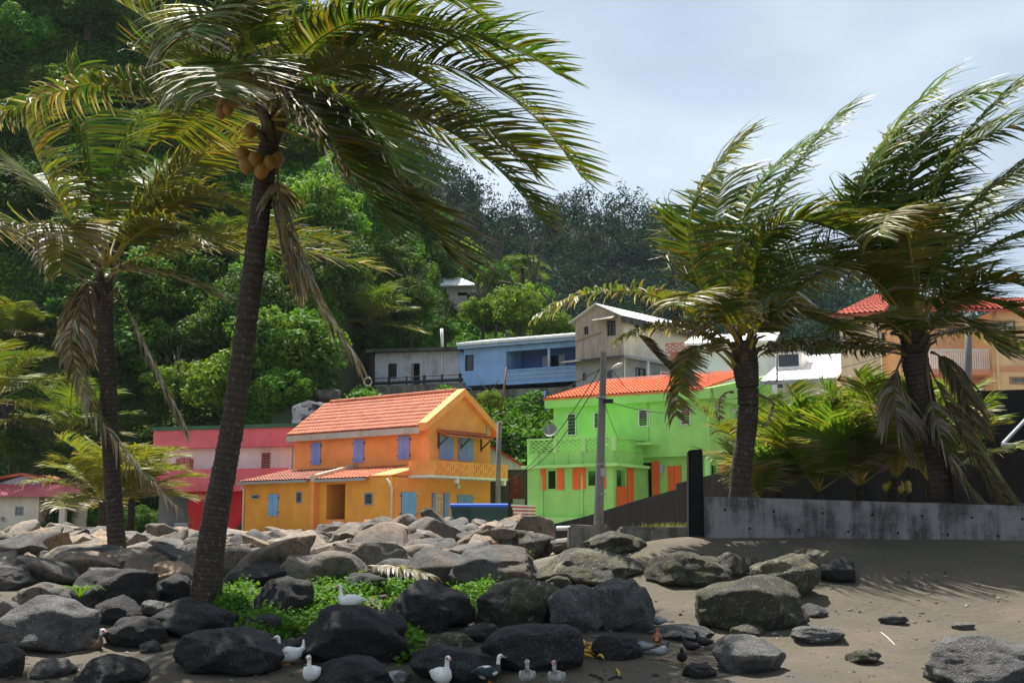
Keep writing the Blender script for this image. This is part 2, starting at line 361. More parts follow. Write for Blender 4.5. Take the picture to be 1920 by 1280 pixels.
# ================================================================ BUILDINGS
class House:
    def __init__(self, name, label, px, Y, ang, z0, cat='house', group=None):
        """front corner seen at photograph column px at distance Y; ang = heading of the long wall that runs away to the left (deg from +X)"""
        a = math.radians(ang); self.u = Vector((math.cos(a), math.sin(a), 0)); self.v = Vector((math.sin(a), -math.cos(a), 0))
        if self.v.y < 0: self.v = -self.v
        p = at(px, 1000, Y); self.C = Vector((p.x, p.y, 0)); self.z0 = z0
        self.root = empty(name, (p.x, p.y, z0), label, cat, group)
    def P(self, s, t, z): return Vector((self.C.x + s * self.u.x + t * self.v.x, self.C.y + s * self.u.y + t * self.v.y, z))
    def onL(self, px, py, t=0):
        q = hit(px, py, self.P(0, t, 0), self.v); return (q - self.C).dot(self.u), q.z
    def onR(self, px, py, s=0):
        q = hit(px, py, self.P(s, 0, 0), self.u); return (q - self.C).dot(self.v), q.z
    def rect(self, face, off, r):
        f = self.onL if face == 'L' else self.onR
        x0, y0, x1, y1 = r; cx, cy = (x0 + x1) / 2, (y0 + y1) / 2
        a0, a1 = f(x0, cy, off)[0], f(x1, cy, off)[0]; zt, zb = f(cx, y0, off)[1], f(cx, y1, off)[1]
        return min(a0, a1), max(a0, a1), zb, zt
    def pos(self, face, off, a, z, d=0):       # d = outwards
        return self.P(a, off - d, z) if face == 'L' else self.P(off - d, a, z)
    def hb(self, mb, face, off, a0, a1, z0, z1, d0, d1, mi=0):
        mb.hexa([self.pos(face, off, a, z, d) for z in (z0, z1) for a, d in ((a0, d0), (a1, d0), (a1, d1), (a0, d1))], mi)
    def box(self, s0, s1, t0, t1, z0, z1, mat, name, parent=None):
        mb = MB(); mb.hexa([self.P(s, t, z) for z in (z0, z1) for s, t in ((s0, t0), (s1, t0), (s1, t1), (s0, t1))])
        return mb.build(name, mat, parent or self.root)
    def hbox(self, face, off, a0, a1, z0, z1, d0, d1, mat, name, parent=None):
        mb = MB(); self.hb(mb, face, off, a0, a1, z0, z1, d0, d1); return mb.build(name, mat, parent or self.root)
    def wall(self, face, off, a0, a1, z0, z1, mat, holes=(), name='wall', th=.22, top=None):
        """wall with real openings; thickness runs inwards. top: optional f(a)->z for a raked head"""
        hs = [h for h in holes if h[1] > a0 + .01 and h[0] < a1 - .01]
        A = sorted(set([a0, a1] + [min(max(q, a0), a1) for h in hs for q in h[:2]])); Z = sorted(set([z0, z1] + [min(max(q, z0), z1) for h in hs for q in h[2:]]))
        mb = MB()
        for i in range(len(A) - 1):
            run = None
            for j in range(len(Z) - 1):
                ca, cz = (A[i] + A[i + 1]) / 2, (Z[j] + Z[j + 1]) / 2
                inside = any(h[0] < ca < h[1] and h[2] < cz < h[3] for h in hs)
                if not inside: run = (run[0], Z[j + 1]) if run else (Z[j], Z[j + 1])
                if (inside or j == len(Z) - 2) and run:
                    self.hb(mb, face, off, A[i], A[i + 1], run[0], run[1], 0, -th); run = None
        if top:
            n = 10; q = [lerp(a0, a1, k / n) for k in range(n + 1)]
            for k in range(n):
                mb.hexa([self.pos(face, off, a, z1, d) for a, d in ((q[k], 0), (q[k + 1], 0), (q[k + 1], -th), (q[k], -th))] + [self.pos(face, off, a, max(top(a), z1 + .001), d) for a, d in ((q[k], 0), (q[k + 1], 0), (q[k + 1], -th), (q[k], -th))])
        me = mb.build(name, mat, self.root)
        bm = bmesh.new(); bm.from_mesh(me.data); bmesh.ops.remove_doubles(bm, verts=bm.verts, dist=.0005)
        # drop the faces shared by neighbouring cells
        seen = {}
        for f in bm.faces: seen.setdefault(tuple(sorted(v.index for v in f.verts)), []).append(f)
        bmesh.ops.delete(bm, geom=[f for k in seen.values() if len(k) > 1 for f in k], context='FACES')
        bmesh.ops.recalc_face_normals(bm, faces=bm.faces); bm.to_mesh(me.data); bm.free()
        return me
    # ---- joinery
    def frame(self, face, off, r, mat, w=.06, d=.05, name='window_frame', parent=None, sill=True):
        a0, a1, z0, z1 = r; mb = MB(); e = .012
        self.hb(mb, face, off, a0 + e, a0 + w, z0 + e, z1 - e, d, -.1); self.hb(mb, face, off, a1 - w, a1 - e, z0 + e, z1 - e, d, -.1)
        self.hb(mb, face, off, a0 + w + .002, a1 - w - .002, z1 - w, z1 - e, d - .004, -.1); self.hb(mb, face, off, a0 + w + .002, a1 - w - .002, z0 + e, z0 + w, d - .004, -.1)
        return mb.build(name, mat, parent or self.root)
    def shutter(self, face, off, r, mat, leaves=2, hm=None, open_=0):
        a0, a1, z0, z1 = r
        for k in range(leaves):
            b0, b1 = lerp(a0, a1, k / leaves) + .008, lerp(a0, a1, (k + 1) / leaves) - .008
            nb = max(2, round((b1 - b0) / .14)); root = None; mb = MB()
            for j in range(nb):
                self.hb(mb, face, off, lerp(b0, b1, j / nb) + .004, lerp(b0, b1, (j + 1) / nb) - .004, z0, z1, .05, .012)
            for zz in (lerp(z0, z1, .16), lerp(z0, z1, .84)): self.hb(mb, face, off, b0 + .01, b1 - .01, zz - .04, zz + .04, .066, .046)
            root = mb.build('shutter', mat, self.root)
            if hm:
                mb = MB(); s = -1 if k == 0 else 1; e = b0 if k == 0 else b1
                for zz in (lerp(z0, z1, .16), lerp(z0, z1, .84)): self.hb(mb, face, off, min(e, e + s * .09), max(e, e + s * .09) + .001, zz - .018, zz + .018, .07, .0)
                mb.build('hinge', hm, root)
    def louvre(self, face, off, r, fm, sm, n=6, name='louvre_window', dark=True):
        a0, a1, z0, z1 = r; w = .06
        f = self.frame(face, off, r, fm, w, .045, name)
        for k in range(n):
            z = lerp(z0 + w, z1 - w, (k + .5) / n); h = (z1 - z0 - 2 * w) / n
            mb = MB(); mb.hexa([self.pos(face, off, a, zz, d) for zz, d_ in ((z - h * .33, .03), (z + h * .33, -.05)) for a, d in ((a0 + w, d_), (a1 - w, d_), (a1 - w, d_ - .012), (a0 + w, d_ - .012))])
            mb.build('slat', sm, f)
        return f
    def window(self, face, off, r, fm, mull=1, trans=0, glassm=None, name='window', d=.02):
        a0, a1, z0, z1 = r; f = self.frame(face, off, r, fm, .06, d, name); mb = MB()
        for k in range(1, mull + 1):
            a = lerp(a0, a1, k / (mull + 1)); self.hb(mb, face, off, a - .025, a + .025, z0 + .06, z1 - .06, d - .006, -.08)
        for k in range(1, trans + 1):
            z = lerp(z0, z1, k / (trans + 1)); self.hb(mb, face, off, a0 + .06, a1 - .06, z - .02, z + .02, d - .012, -.07)
        if mb.v: mb.build('glazing_bar', fm, f)
        for k in range(mull + 1):
            b0, b1 = lerp(a0, a1, k / (mull + 1)), lerp(a0, a1, (k + 1) / (mull + 1))
            self.hbox(face, off, b0 + .04, b1 - .04, z0 + .05, z1 - .05, -.05, -.06, glassm or glass(), 'pane', f)
        return f
    def pipe(self, pts, r, mat, name='downpipe', n=8):
        mb = MB(); mb.tube(pts, r, n); return mb.build(name, mat, self.root, smooth=True)

def tile_roof(name, E0, E1, R0, R1, mat, parent, cw=.24, rh=.36, amp=.045, tiles=True):
    """pantiled slope from the eave E0-E1 up to the ridge R0-R1: rolls across, a step at each course"""
    E0, E1, R0, R1 = map(Vector, (E0, E1, R0, R1)); W_ = (E1 - E0).length; H_ = ((R0 + R1) / 2 - (E0 + E1) / 2).length
    nc, nr = max(4, int(W_ / cw)), max(3, int(H_ / rh)); N = (E1 - E0).cross(R0 - E0).normalized()
    if N.z < 0: N = -N
    prof = [(0, 0), (.18, .75), (.38, 1), (.58, .75), (.78, .1), (.9, -.05)]
    cols = [(c + p) / nc for c in range(nc) for p, _ in prof] + [1.0]; hts = [h for c in range(nc) for _, h in prof] + [0]
    mb = MB(); vs = []
    rnd = random.Random(int(W_ * 100))
    for r in range(nr):
        dv = rnd.uniform(-.006, .006)
        for e, lift in ((0, .038), (1, .0)):
            y = (r + e) / nr
            for x, h in zip(cols, hts):
                p = E0.lerp(E1, x).lerp(R0.lerp(R1, x), y); vs.append(p + N * (amp * h + lift + dv))
    k = len(cols); fs = []
    for r in range(2 * nr - 1):
        fs += [(r * k + i, r * k + i + 1, (r + 1) * k + i + 1, (r + 1) * k + i) for i in range(k - 1)]
    mb.add(vs, fs); b = len(mb.v)
    D = N * -.10
    mb.hexa([E0 + D, E1 + D, R1 + D, R0 + D, E0 + N * .0, E1 + N * .0, R1 + N * .0, R0 + N * .0])
    return mb.build(name, mat, parent, recalc=True)
def slab_roof(name, E0, E1, R0, R1, th, mat, parent, ribs=0):
    E0, E1, R0, R1 = map(Vector, (E0, E1, R0, R1)); mb = MB(); D = Vector((0, 0, -th))
    mb.hexa([E0 + D, E1 + D, R1 + D, R0 + D, E0, E1, R1, R0])
    if ribs:
        N = Vector((0, 0, .035))
        for k in range(ribs + 1):
            a0, a1 = max(0, k / ribs - .004), min(1, k / ribs + .004); p, q, r, s = E0.lerp(E1, a0), E0.lerp(E1, a1), R0.lerp(R1, a1), R0.lerp(R1, a0)
            U = Vector((0, 0, .003)); mb.hexa([p + U, q + U, r + U, s + U, p + N, q + N, r + N, s + N])
    return mb.build(name, mat, parent)
WHITE = lambda: paint('white_paint', (.72, .71, .69), .3)
BLACKIN = lambda: plain('dark_interior', (.03, .028, .026), .9)
METAL = lambda: plain('galvanised_metal', (.33, .34, .35), .45, .6)
IRON = lambda: plain('dark_iron', (.035, .032, .03), .6, .4)
# ---------------------------------------------------------------- orange house
H = House('orange_house', 'two storey orange house with tiled roof, blue shutters and slotted balcony', 803, 65, 141.2, 1.1)
OR = paint('orange_render', (.95, .335, .095), .10, dirtc=(.45, .18, .07)); OCH = paint('ochre_render', (.78, .33, .045), .2, dirtc=(.3, .17, .06))
BLU = paint('blue_shutter', (.26, .32, .70), .1); TILE = tile_mat('clay_tile', (.52, .15, .07)); GUT = plain('grey_gutter', (.33, .34, .34), .5)
W_, L_ = 4.87, 10.1
ze = H.onL(803, 792)[1]; zp = at(864, 738, H.P(0, W_ / 2, 0).y).z
zb = 1.1
sh = [(584, 829, 602, 871), (663, 824, 683, 867), (747, 817, 769, 861)]
up = [H.rect('L', 0, r) for r in sh]
z1 = H.onL(700, 876)[1]                                         # where the lean-to roof meets the wall
H.wall('L', 0, 0, L_, zb, ze, OR, [])
gw = [H.rect('R', 0, r) for r in ((823, 818, 850, 861), (859, 820, 887, 864))]
gd = [H.rect('R', 0, r) for r in ((817, 927, 830, 968), (858, 928, 886, 946))]
H.wall('R', 0, .222, W_, zb, ze, OR, [], top=lambda a: ze + (zp - ze) * (1 - abs(a - W_ / 2) / (W_ / 2)))
H.box(.23, L_, W_ - .22, W_, zb, ze, OR, 'wall'); H.box(L_ - .22, L_, .23, W_ - .23, zb, ze, OR, 'wall')
for r in up: H.shutter('L', 0, r, BLU, 2, IRON())
for r in gw: H.shutter('R', 0, r, BLU, 2)
# roof
ov = .42; zo = ze - ov * (zp - ze) / (W_ / 2)
for sgn in (0, 1):
    te = -ov if not sgn else W_ + ov
    tile_roof('roof', H.P(.28, te, zo + .12), H.P(L_ + .3, te, zo + .12), H.P(.28, W_ / 2, zp + .14), H.P(L_ + .3, W_ / 2, zp + .14), TILE, H.root)
mb = MB()                                                       # raised gable coping on the front end
for t0, t1, za, zb_ in ((-ov - .1, W_ / 2, zo, zp), (W_ / 2, W_ + ov + .1, zp, zo)):
    mb.hexa([H.P(s, t, z) for z_ in (0, 1) for s, t, z in ((-.30, t0, za - .14 + z_ * .4), (.27, t0, za - .14 + z_ * .4), (.27, t1, zb_ - .14 + z_ * .4), (-.30, t1, zb_ - .14 + z_ * .4))])
mb.build('gable_coping', OR, H.root)
mb = MB(); mb.tube([H.P(.3 + k * .4, W_ / 2, zp + .2) for k in range(25)], .11, 8); mb.build('ridge_tiles', TILE, H.root)
H.box(.3, L_ + .25, -ov - .02, -ov + .05, zo - .26, zo + .06, paint('pale_fascia', (.5, .46, .40), .4), 'fascia')
H.pipe([H.P(L_ + .1, -ov, zo - .2), H.P(L_ + .05, -.12, zo - .55), H.P(L_ + .05, -.12, z1 + .1)], .05, GUT)
# lean-to along the long wall (ground floor)
D1, D2 = -2.67, -3.0
zl = H.onL(734, 893, D1)[1]; s_end = H.onL(459, 950, D2)[0]; s_mid = H.onL(582, 950, D2)[0]; s_por0, s_por1 = H.onL(647, 950, D1)[0], H.onL(611, 950, D1)[0]
lou = [H.rect('L', D1, (683, 923, 700, 947))]; porch = H.rect('L', D1, (612, 907, 647, 974))
H.wall('L', D1, 0, s_mid - .225, zb, zl, OCH, lou + [porch])
H.louvre('L', D1, lou[0], plain('grey_alu', (.35, .36, .36), .4), plain('louvre_glass', (.16, .19, .2), .2), 5)
lo2 = [H.rect('L', D2, (555, 921, 567, 943)), H.rect('L', D2, (472, 927, 487, 935))]
bs = H.rect('L', D2, (504, 926, 522, 967))
H.wall('L', D2, s_mid, s_end, zb, zl, OCH, lo2)
H.louvre('L', D2, lo2[0], MATS['grey_alu'], MATS['louvre_glass'], 5); H.louvre('L', D2, lo2[1], MATS['grey_alu'], MATS['louvre_glass'], 2, 'vent_grille')
H.shutter('L', D2, bs, paint('light_blue_shutter', (.20, .42, .76), .1), 2, IRON())
H.box(s_mid - .22, s_mid, D2 + .002, -.002, zb, zl + .25, OR, 'party_wall'); H.box(s_end - .22, s_end, D2 + .225, -.01, zb, zl, OCH, 'wall')
H.box(s_por1 + .02, s_por1 + .18, D1 + .23, -.3, zb, zl, OCH, 'porch_wall'); H.box(s_por0 - .18, s_por0 - .02, D1 + .23, -.3, zb, zl, OCH, 'porch_wall')
# porch balustrade of pierced blocks
pz0, pz1 = H.onL(630, 1003, D1)[1], porch[2]
mb = MB(); rows, cols_ = 5, 5
for i in range(rows):
    for j in range(cols_ + 1):
        a = lerp(porch[0], porch[1], (j + (.5 if i % 2 else 0)) / cols_ - .05); H.hb(mb, 'L', D1, max(porch[0], a - .09), min(porch[1], a + .09), lerp(zb + .6, pz1, i / rows) + .012, lerp(zb + .6, pz1, (i + 1) / rows) - .012, .03, -.08)
    H.hb(mb, 'L', D1, porch[0], porch[1], lerp(zb + .6, pz1, (i + 1) / rows) - .02, lerp(zb + .6, pz1, (i + 1) / rows) + .02, .026, -.076)
mb.build('pierced_balustrade', OR, H.root)
# ground floor gable end wall (front right)
gl = [H.rect('R', 0, r) for r in ((752, 922, 780, 970), (817, 927, 830, 968))]
dz = H.rect('R', 0, (857, 927, 886, 975))
zbal = H.onR(800, 893, 0)[1]
H.wall('R', 0, D1 + .222, -.002, zb, zl, OR, gl[:1])
mb = MB(); 
H.shutter('R', 0, gl[0], MATS['light_blue_shutter'], 2, IRON()); H.shutter('R', -.002, dz, BLU, 2)
wo = gl[1]; H.window('R', -.02, wo, WHITE(), 1, 2, name='window')
w_ = wo[1] - wo[0]
for k, (a0, a1) in enumerate(((wo[0] - w_ * .55, wo[0] - .03), (wo[1] + .03, wo[1] + w_ * .85))): H.shutter('R', -.03, (a0, a1, wo[2] - .05, wo[3] + .1), BLU, 1)
# lean-to roofs
zt = z1 + .02
tile_roof('lean_to_roof', H.P(1.55, D1 - .3, zl - .02), H.P(s_mid - .3, D1 - .3, zl - .02), H.P(1.55, -.02, zt), H.P(s_mid - .3, -.02, zt), TILE, H.root)
tile_roof('lean_to_roof', H.P(s_mid + .05, D2 - .3, zl - .02), H.P(s_end + .25, D2 - .3, zl - .02), H.P(s_mid + .05, -.02, zt), H.P(s_end + .25, -.02, zt), tile_mat('old_clay_tile', (.36, .13, .075), .7), H.root)
mb = MB()
mb.hexa([H.P(s, t, z + q) for q in (-.15, .2) for s, t, z in ((s_mid - .28, D1 - .35, zl), (s_mid + .03, D1 - .35, zl), (s_mid + .03, -.02, zt), (s_mid - .28, -.02, zt))]); mb.build('roof_divider', paint('cream_coping', (.62, .52, .38), .3), H.root)
H.box(1.5, s_mid - .3, D1 - .42, D1 - .3, zl - .16, zl - .03, GUT, 'gutter'); H.box(s_mid, s_end + .25, D2 - .42, D2 - .3, zl - .16, zl - .03, GUT, 'gutter')
H.pipe([H.P(.05, D1 - .3, zl - .1), H.P(-.08, D1 - .08, zl - .5), H.P(-.08, D1 - .08, zb)], .05, WHITE()); H.pipe([H.P(s_end + .1, D2 - .34, zl - .1), H.P(s_end + .06, D2 - .06, zl - .45), H.P(s_end + .06, D2 - .06, zb)], .05, WHITE())
# balcony: slab, slotted parapet, brackets
sb, tb0 = -1.45, -1.5; tb1 = H.onR(952, 890, sb)[0]
zs0, zs1 = H.onR(870, 897, sb)[1], H.onR(870, 893, sb)[1]; zpar = H.onR(806, 862, sb)[1]
H.box(sb - .03, -.002, tb0 - .03, tb1, zs0, zs1, WHITE(), 'balcony_slab'); H.box(.0, 1.5, D1 - .02, -.002, zl + .02, zs1 - .005, OR, 'balcony_slab')
holes = []; a = tb0 + .45; k = 0
while a < tb1 - .25:
    if abs(a - (tb0 + tb1) / 2) > .22:
        zz = lerp(zs1, zpar, (.30, .52, .74)[k % 3] if k % 2 else (.2, .42, .64)[k % 3]); holes += [(a, a + .05, zz - .13, zz + .13)]
        z2 = zz + .42 if zz < lerp(zs1, zpar, .5) else zz - .42; holes += [(a, a + .05, z2 - .12, z2 + .12)]
    a += .16; k += 1
H.wall('R', sb, tb0, tb1, zs1 + .002, zpar, OR, holes, 'parapet', th=.12)
H.wall('L', tb0, sb + .122, -.002, zs1 + .002, zpar, OR, [(sb + .25 + k * .3, sb + .285 + k * .3, zs1 + .3 + .2 * (k % 2), zs1 + .55 + .2 * (k % 2)) for k in range(4)], 'parapet', th=.12)
H.wall('L', tb1 - .12, sb + .122, -.002, zs1 + .002, zpar, OR, [], 'parapet', th=.12)
mb = MB()
mb.hexa([H.P(0, D1 + .0, zl + .02), H.P(1.45, D1, zl + .02), H.P(1.45, -.02, zl + .02), H.P(0, -.02, zl + .02), H.P(0, D1, zl + .1), H.P(1.45, D1, zl + .1), H.P(1.45, -.05, zpar - .1), H.P(0, -.05, zpar - .1)]); mb.build('stair_parapet', OR, H.root)
for t in (lerp(tb0, tb1, .33), tb1 - .3): H.box(sb - .02, sb + .2, t, t + .14, zs0 - .25, zs0 - .003, WHITE(), 'bracket')
# awning over the gable windows
a0, zA = H.onR(819, 805, 0); a1, _ = H.onR(905, 813, 0); zA1 = zA - .28
tile_roof('awning', H.P(-.75, a0, zA1), H.P(-.75, a1, zA1), H.P(-.05, a0, zA), H.P(-.05, a1, zA), TILE, H.root, .2, .25, .03)
for t in (a0 + .1, (a0 + a1) / 2, a1 - .15):
    mb = MB(); mb.tube([H.P(-.02, t, zA - .85), H.P(-.68, t, zA1 - .12)], .05, 4); mb.tube([H.P(-.02, t, zA - .12), H.P(-.7, t, zA1 - .1)], .045, 4); mb.tube([H.P(-.03, t, zA), H.P(-.03, t, zA - .95)], .045, 4); mb.build('awning_bracket', plain('dark_timber', (.07, .04, .025), .8), H.root)
q = H.rect('R', 0, (855, 908, 861, 915)); H.hbox('R', 0, q[0], q[1], q[2], q[3], .12, .0, WHITE(), 'wall_lamp')
q = H.rect('R', 0, (911, 790, 915, 800)); H.hbox('R', 0, q[0], q[1], q[2] - .5, q[3], .06, .0, GUT, 'conduit')

# ---------------------------------------------------------------- pink and red house
K = House('pink_red_house', 'two storey pink and red house with green roof edge', 551, 74, 163, 1.1)
RED = paint('red_render', (.74, .03, .035), .15); PNK = paint('pale_pink_render', (.86, .66, .66), .12); ROS = paint('rose_render', (.78, .15, .18), .2)
zr0, zr1 = K.onL(400, 806)[1], K.onL(400, 840)[1]; zm = K.onL(400, 884)[1]; zm2 = K.onL(400, 922)[1]
sl_ = K.onL(302, 850)[0]
pw_ = K.rect('L', 0, (336, 857, 357, 884)); pw2 = K.rect('L', 0, (490, 848, 507, 882))
K.wall('L', 0, 0, sl_, zm, zr1, PNK, [pw_, pw2]); K.wall('R', 0, .222, 4.6, zm, zr1, RED, []); K.box(sl_ - .22, sl_, .225, 4.6, zm, zr1, PNK, 'wall'); K.box(.225, sl_, 4.4, 4.6, zm, zr1, PNK, 'wall')
K.box(-.35, sl_ + .25, -.5, 4.8, zr1, zr0, ROS, 'roof_band'); K.box(-.45, sl_ + .35, -.6, 4.9, zr0 + .002, zr0 + .22, paint('green_fascia', (.05, .13, .075), .3), 'roof_edge')
K.box(-.1, sl_ + .1, -1.2, 4.6, zm2, zm2 + .14, ROS, 'balcony_slab')
K.wall('L', -1.2, -.1, sl_ + .1, zm2 + .142, zm + .1, ROS, [], 'parapet', th=.14); K.wall('R', -.1, -1.058, 4.5, zm2 + .142, zm, RED, [], 'parapet', th=.14)
gd_ = K.rect('L', -.2, (288, 925, 352, 1000))
K.wall('L', -.2, 0, sl_, zb, zm2 - .004, RED, [(gd_[0], gd_[1], zb, gd_[3])]); K.wall('R', 0, .025, 4.6, zb, zm2 - .004, RED, []); K.box(.23, sl_, 4.4, 4.6, zb, zm2 - .01, RED, 'wall')
K.box(gd_[0] - .05, gd_[1] + .05, .4, .5, zb, zm2 - .01, plain('grey_door', (.17, .165, .16), .8), 'garage_panel')
for r in ((284, 980, 312, 997), (328, 980, 354, 1003)):
    a0_, a1_, z0_, z1_ = K.rect('L', -.25, r); mb = MB(); n = 5
    for i in range(n):
        for j in range(3):
            ca, cz = lerp(a0_, a1_, (i + .5) / n), lerp(z0_, z1_, (j + .5) / 3); da, dz_ = (a1_ - a0_) / n / 2, (z1_ - z0_) / 6
            K.hb(mb, 'L', -.25, ca - da, ca - da * .6, cz - dz_, cz + dz_, .08, -.05); K.hb(mb, 'L', -.25, ca + da * .6, ca + da, cz - dz_, cz + dz_, .082, -.052)
            K.hb(mb, 'L', -.25, ca - da * .6, ca + da * .6, cz - dz_, cz - dz_ * .55, .078, -.048); K.hb(mb, 'L', -.25, ca - da * .6, ca + da * .6, cz + dz_ * .55, cz + dz_, .078, -.048)
    mb.build('breeze_block_screen', WHITE(), K.root)
SAL = paint('salmon_shutter', (.55, .2, .16), .2)
K.shutter('L', 0, pw_, SAL, 2); K.shutter('L', 0, (pw_[0] - .2, pw_[0] - .02, pw_[2], pw_[3] - .1), paint('rust_shutter', (.5, .12, .05), .2), 1); K.shutter('L', 0, (pw_[1] + .02, pw_[1] + .2, pw_[2], pw_[3] - .1), MATS['rust_shutter'], 1)
K.louvre('L', 0, pw2, SAL, SAL, 7, 'louvred_door')

# ---------------------------------------------------------------- green house
G = House('green_house', 'two storey bright green house with orange shutters and flat tiled roof', 1331, 60, 147.5, 1.2)
GR = paint('lime_render', (.34, .68, .17), .10, dirtc=(.12, .3, .06)); ORS = paint('orange_shutter', (.85, .15, .03), .12); GRL = paint('lime_trim', (.44, .80, .25), .08)
sL = G.onL(1038, 800)[0]; ze_ = G.onL(1331, 748)[1]; zf = G.onL(1331, 727)[1]; tR = G.onR(1434, 800)[0]
zmid = G.onL(1300, 848)[1]
wn_ = [G.rect('L', 0, r) for r in ((1197, 767, 1219, 800), (1276, 766, 1296, 797), (1113, 772, 1133, 804), (1063, 774, 1081, 817))]
rw = [G.rect('R', 0, r) for r in ((1372, 766, 1388, 799),)]
G.wall('L', 0, 0, sL, zmid, ze_, GR, wn_); G.wall('R', 0, .222, tR, zmid, ze_, GR, rw); G.box(sL - .2, sL, .225, tR, 1.2, ze_, GR, 'wall'); G.box(.225, sL - .21, tR - .2, tR - .002, 1.2, ze_, GR, 'wall')
SLT = plain('louvre_pane', (.045, .05, .055), .25)
for r in wn_[:3]: G.louvre('L', 0, r, WHITE(), SLT, 7)
G.louvre('L', 0, wn_[3], WHITE(), SLT, 6, 'louvred_door'); G.louvre('R', 0, rw[0], WHITE(), plain('pale_slat', (.5, .52, .54), .5), 9)
G.box(-.35, sL + .25, -.45, -.02, ze_ - .005, zf - .05, GR, 'fascia'); 
mb = MB(); zr_ = at(1434, 703, G.P(0, tR, 0).y).z
mb.hexa([G.P(s, t, z) for s, t, z in ((-.35, -.015, ze_ - .004), (-.02, -.015, ze_ - .004), (-.02, tR + .3, ze_ - .004), (-.35, tR + .3, ze_ - .004), (-.35, -.45, zf - .05), (-.02, -.45, zf - .05), (-.02, tR + .3, zr_), (-.35, tR + .3, zr_))]); mb.build('gable_parapet', GR, G.root)
zrg = at(1040, 745, G.P(sL, 3, 0).y).z + .15; 
tile_roof('roof', G.P(-.02, -.5, zf - .06), G.P(sL + .3, -.5, zf - .06), G.P(-.02, tR * .72, zf + 1.35), G.P(sL + .3, tR * .72, zf + 1.35), tile_mat('bright_tile', (.78, .17, .06), .06), G.root, .2, .3, .035)
G.box(-.01, sL + .3, tR * .72, tR * .72 + .35, zf + 1.25, zf + 1.5, paint('roof_coping', (.7, .6, .52), .2), 'ridge_coping')
# ground floor (set back a little under the overhang)
gz = 1.2; b0 = .5
doors = [G.rect('L', b0, (1201, 867, 1222, 940)), G.rect('L', b0, (1252, 873, 1278, 932))]
s_pr = G.onL(1150, 900)[0]
gr = [G.rect('R', b0, (1316, 872, 1324, 900)), G.rect('R', b0, (1334, 872, 1345, 900))]
G.wall('L', b0, b0, sL - .2, gz, zmid - .15, GR, [(doors[0][0], doors[0][1], gz, doors[0][3]), doors[1]]); G.wall('R', b0, b0 + .222, tR - .2, gz, zmid - .15, GR, gr)
G.box(0, sL - .21, .001, tR - .21, zmid - .148, zmid - .004, GR, 'floor_slab')
G.shutter('L', b0, doors[1], ORS, 2); G.shutter('L', b0 - .02, (doors[0][0] - .45, doors[0][0] - .03, gz, doors[0][3] + .05), ORS, 1); G.shutter('L', b0 - .02, (doors[0][1] + .03, doors[0][1] + .3, gz, doors[0][3] + .05), ORS, 1)
osr = G.rect('R', b0, (1347, 872, 1376, 905)); G.shutter('R', b0 - .02, osr, ORS, 3)
G.pipe([G.P(.2, .3, zmid - .15), G.P(.2, .3, gz)], .13, GRL, 'column'); G.pipe([G.P(-.06, -.06, ze_), G.P(-.06, -.06, zmid)], .05, GRL); G.pipe([G.P(3.1, -.05, ze_), G.P(3.1, -.05, zmid)], .035, GRL)
zc = G.onL(1200, 836)[1]; G.box(s_pr - 2.45, s_pr - .05, -.9, -.002, zc, zc + .1, GRL, 'door_canopy')
mbx = G.rect('L', b0, (1239, 872, 1246, 887)); G.hbox('L', b0, mbx[0], mbx[1], mbx[2], mbx[3], .15, 0, plain('meter_grey', (.4, .41, .42), .5), 'meter_box')
# projecting ground floor block with roof terrace
Dp = -3.1
sp0, _ = G.onL(1150, 900, Dp); sp1, _ = G.onL(989, 930, Dp); zsl = G.onL(1080, 876, Dp)[1]; zpt = G.onL(1080, 819, Dp)[1]; zlat = G.onL(1080, 846, Dp)[1]
fw = [G.rect('L', Dp, r) for r in ((1025, 880, 1044, 918), (1100, 880, 1119, 912))]; rwin = G.rect('R', sp0, (1156, 881, 1172, 912)); rdr = G.rect('R', sp0, (1155, 912, 1174, 950))
G.wall('L', Dp, sp0, sp1, gz, zsl, GR, fw, th=.2); G.wall('R', sp0, Dp + .202, b0, gz, zsl, GR, [rwin], th=.2); G.box(sp1 - .2, sp1, Dp + .205, b0, gz, zsl, GR, 'wall')
for r in fw:
    G.frame('L', Dp, r, GRL, .05, .02); 
w_ = fw[0][1] - fw[0][0]
for a0_, a1_ in ((fw[0][0] - w_ * .75, fw[0][0] - .02), (fw[0][1] + .02, fw[0][1] + w_ * .6), (fw[1][1] + .03, fw[1][1] + w_ * 1.35), (fw[1][0] - .5, fw[1][0] - .03)): G.shutter('L', Dp, (a0_, a1_, fw[0][2], fw[0][3] + .04), ORS, 1)
G.shutter('R', sp0, (rdr[0], rdr[1], gz, rdr[3]), ORS, 1); G.shutter('R', sp0 - .02, (rdr[1] + .05, rdr[1] + .7, gz, rwin[3] + .12), ORS, 2)
G.box(sp0 - .35, sp1 + .15, Dp - .35, .0, zsl + .002, zsl + .14, GRL, 'terrace_slab')
z_a = zsl + .142
G.wall('L', Dp, sp0, sp1, z_a, zlat - .02, GR, [], 'parapet', th=.14); G.wall('R', sp0, Dp + .142, -.01, z_a, zlat - .02, GR, [], 'parapet', th=.14); G.wall('R', sp1 - .14, Dp + .142, -.01, z_a, zlat - .02, GR, [], 'parapet', th=.14)
def lattice(face, off, a0, a1, z0, z1, rows, bw, mat, parent):
    mb = MB(); h = (z1 - z0) / rows
    for i in range(rows):
        G.hb(mb, face, off, a0, a1, z0 + i * h, z0 + i * h + h * .42, -.01, -.11); n = int((a1 - a0) / bw)
        for j in range(n + 1):
            a = a0 + (j + (.5 if i % 2 else 0)) * bw
            if a < a1: G.hb(mb, face, off, a, min(a1, a + bw * .32), z0 + i * h + h * .42, z0 + (i + 1) * h, -.014, -.106)
    return mb.build('lattice', mat, parent)
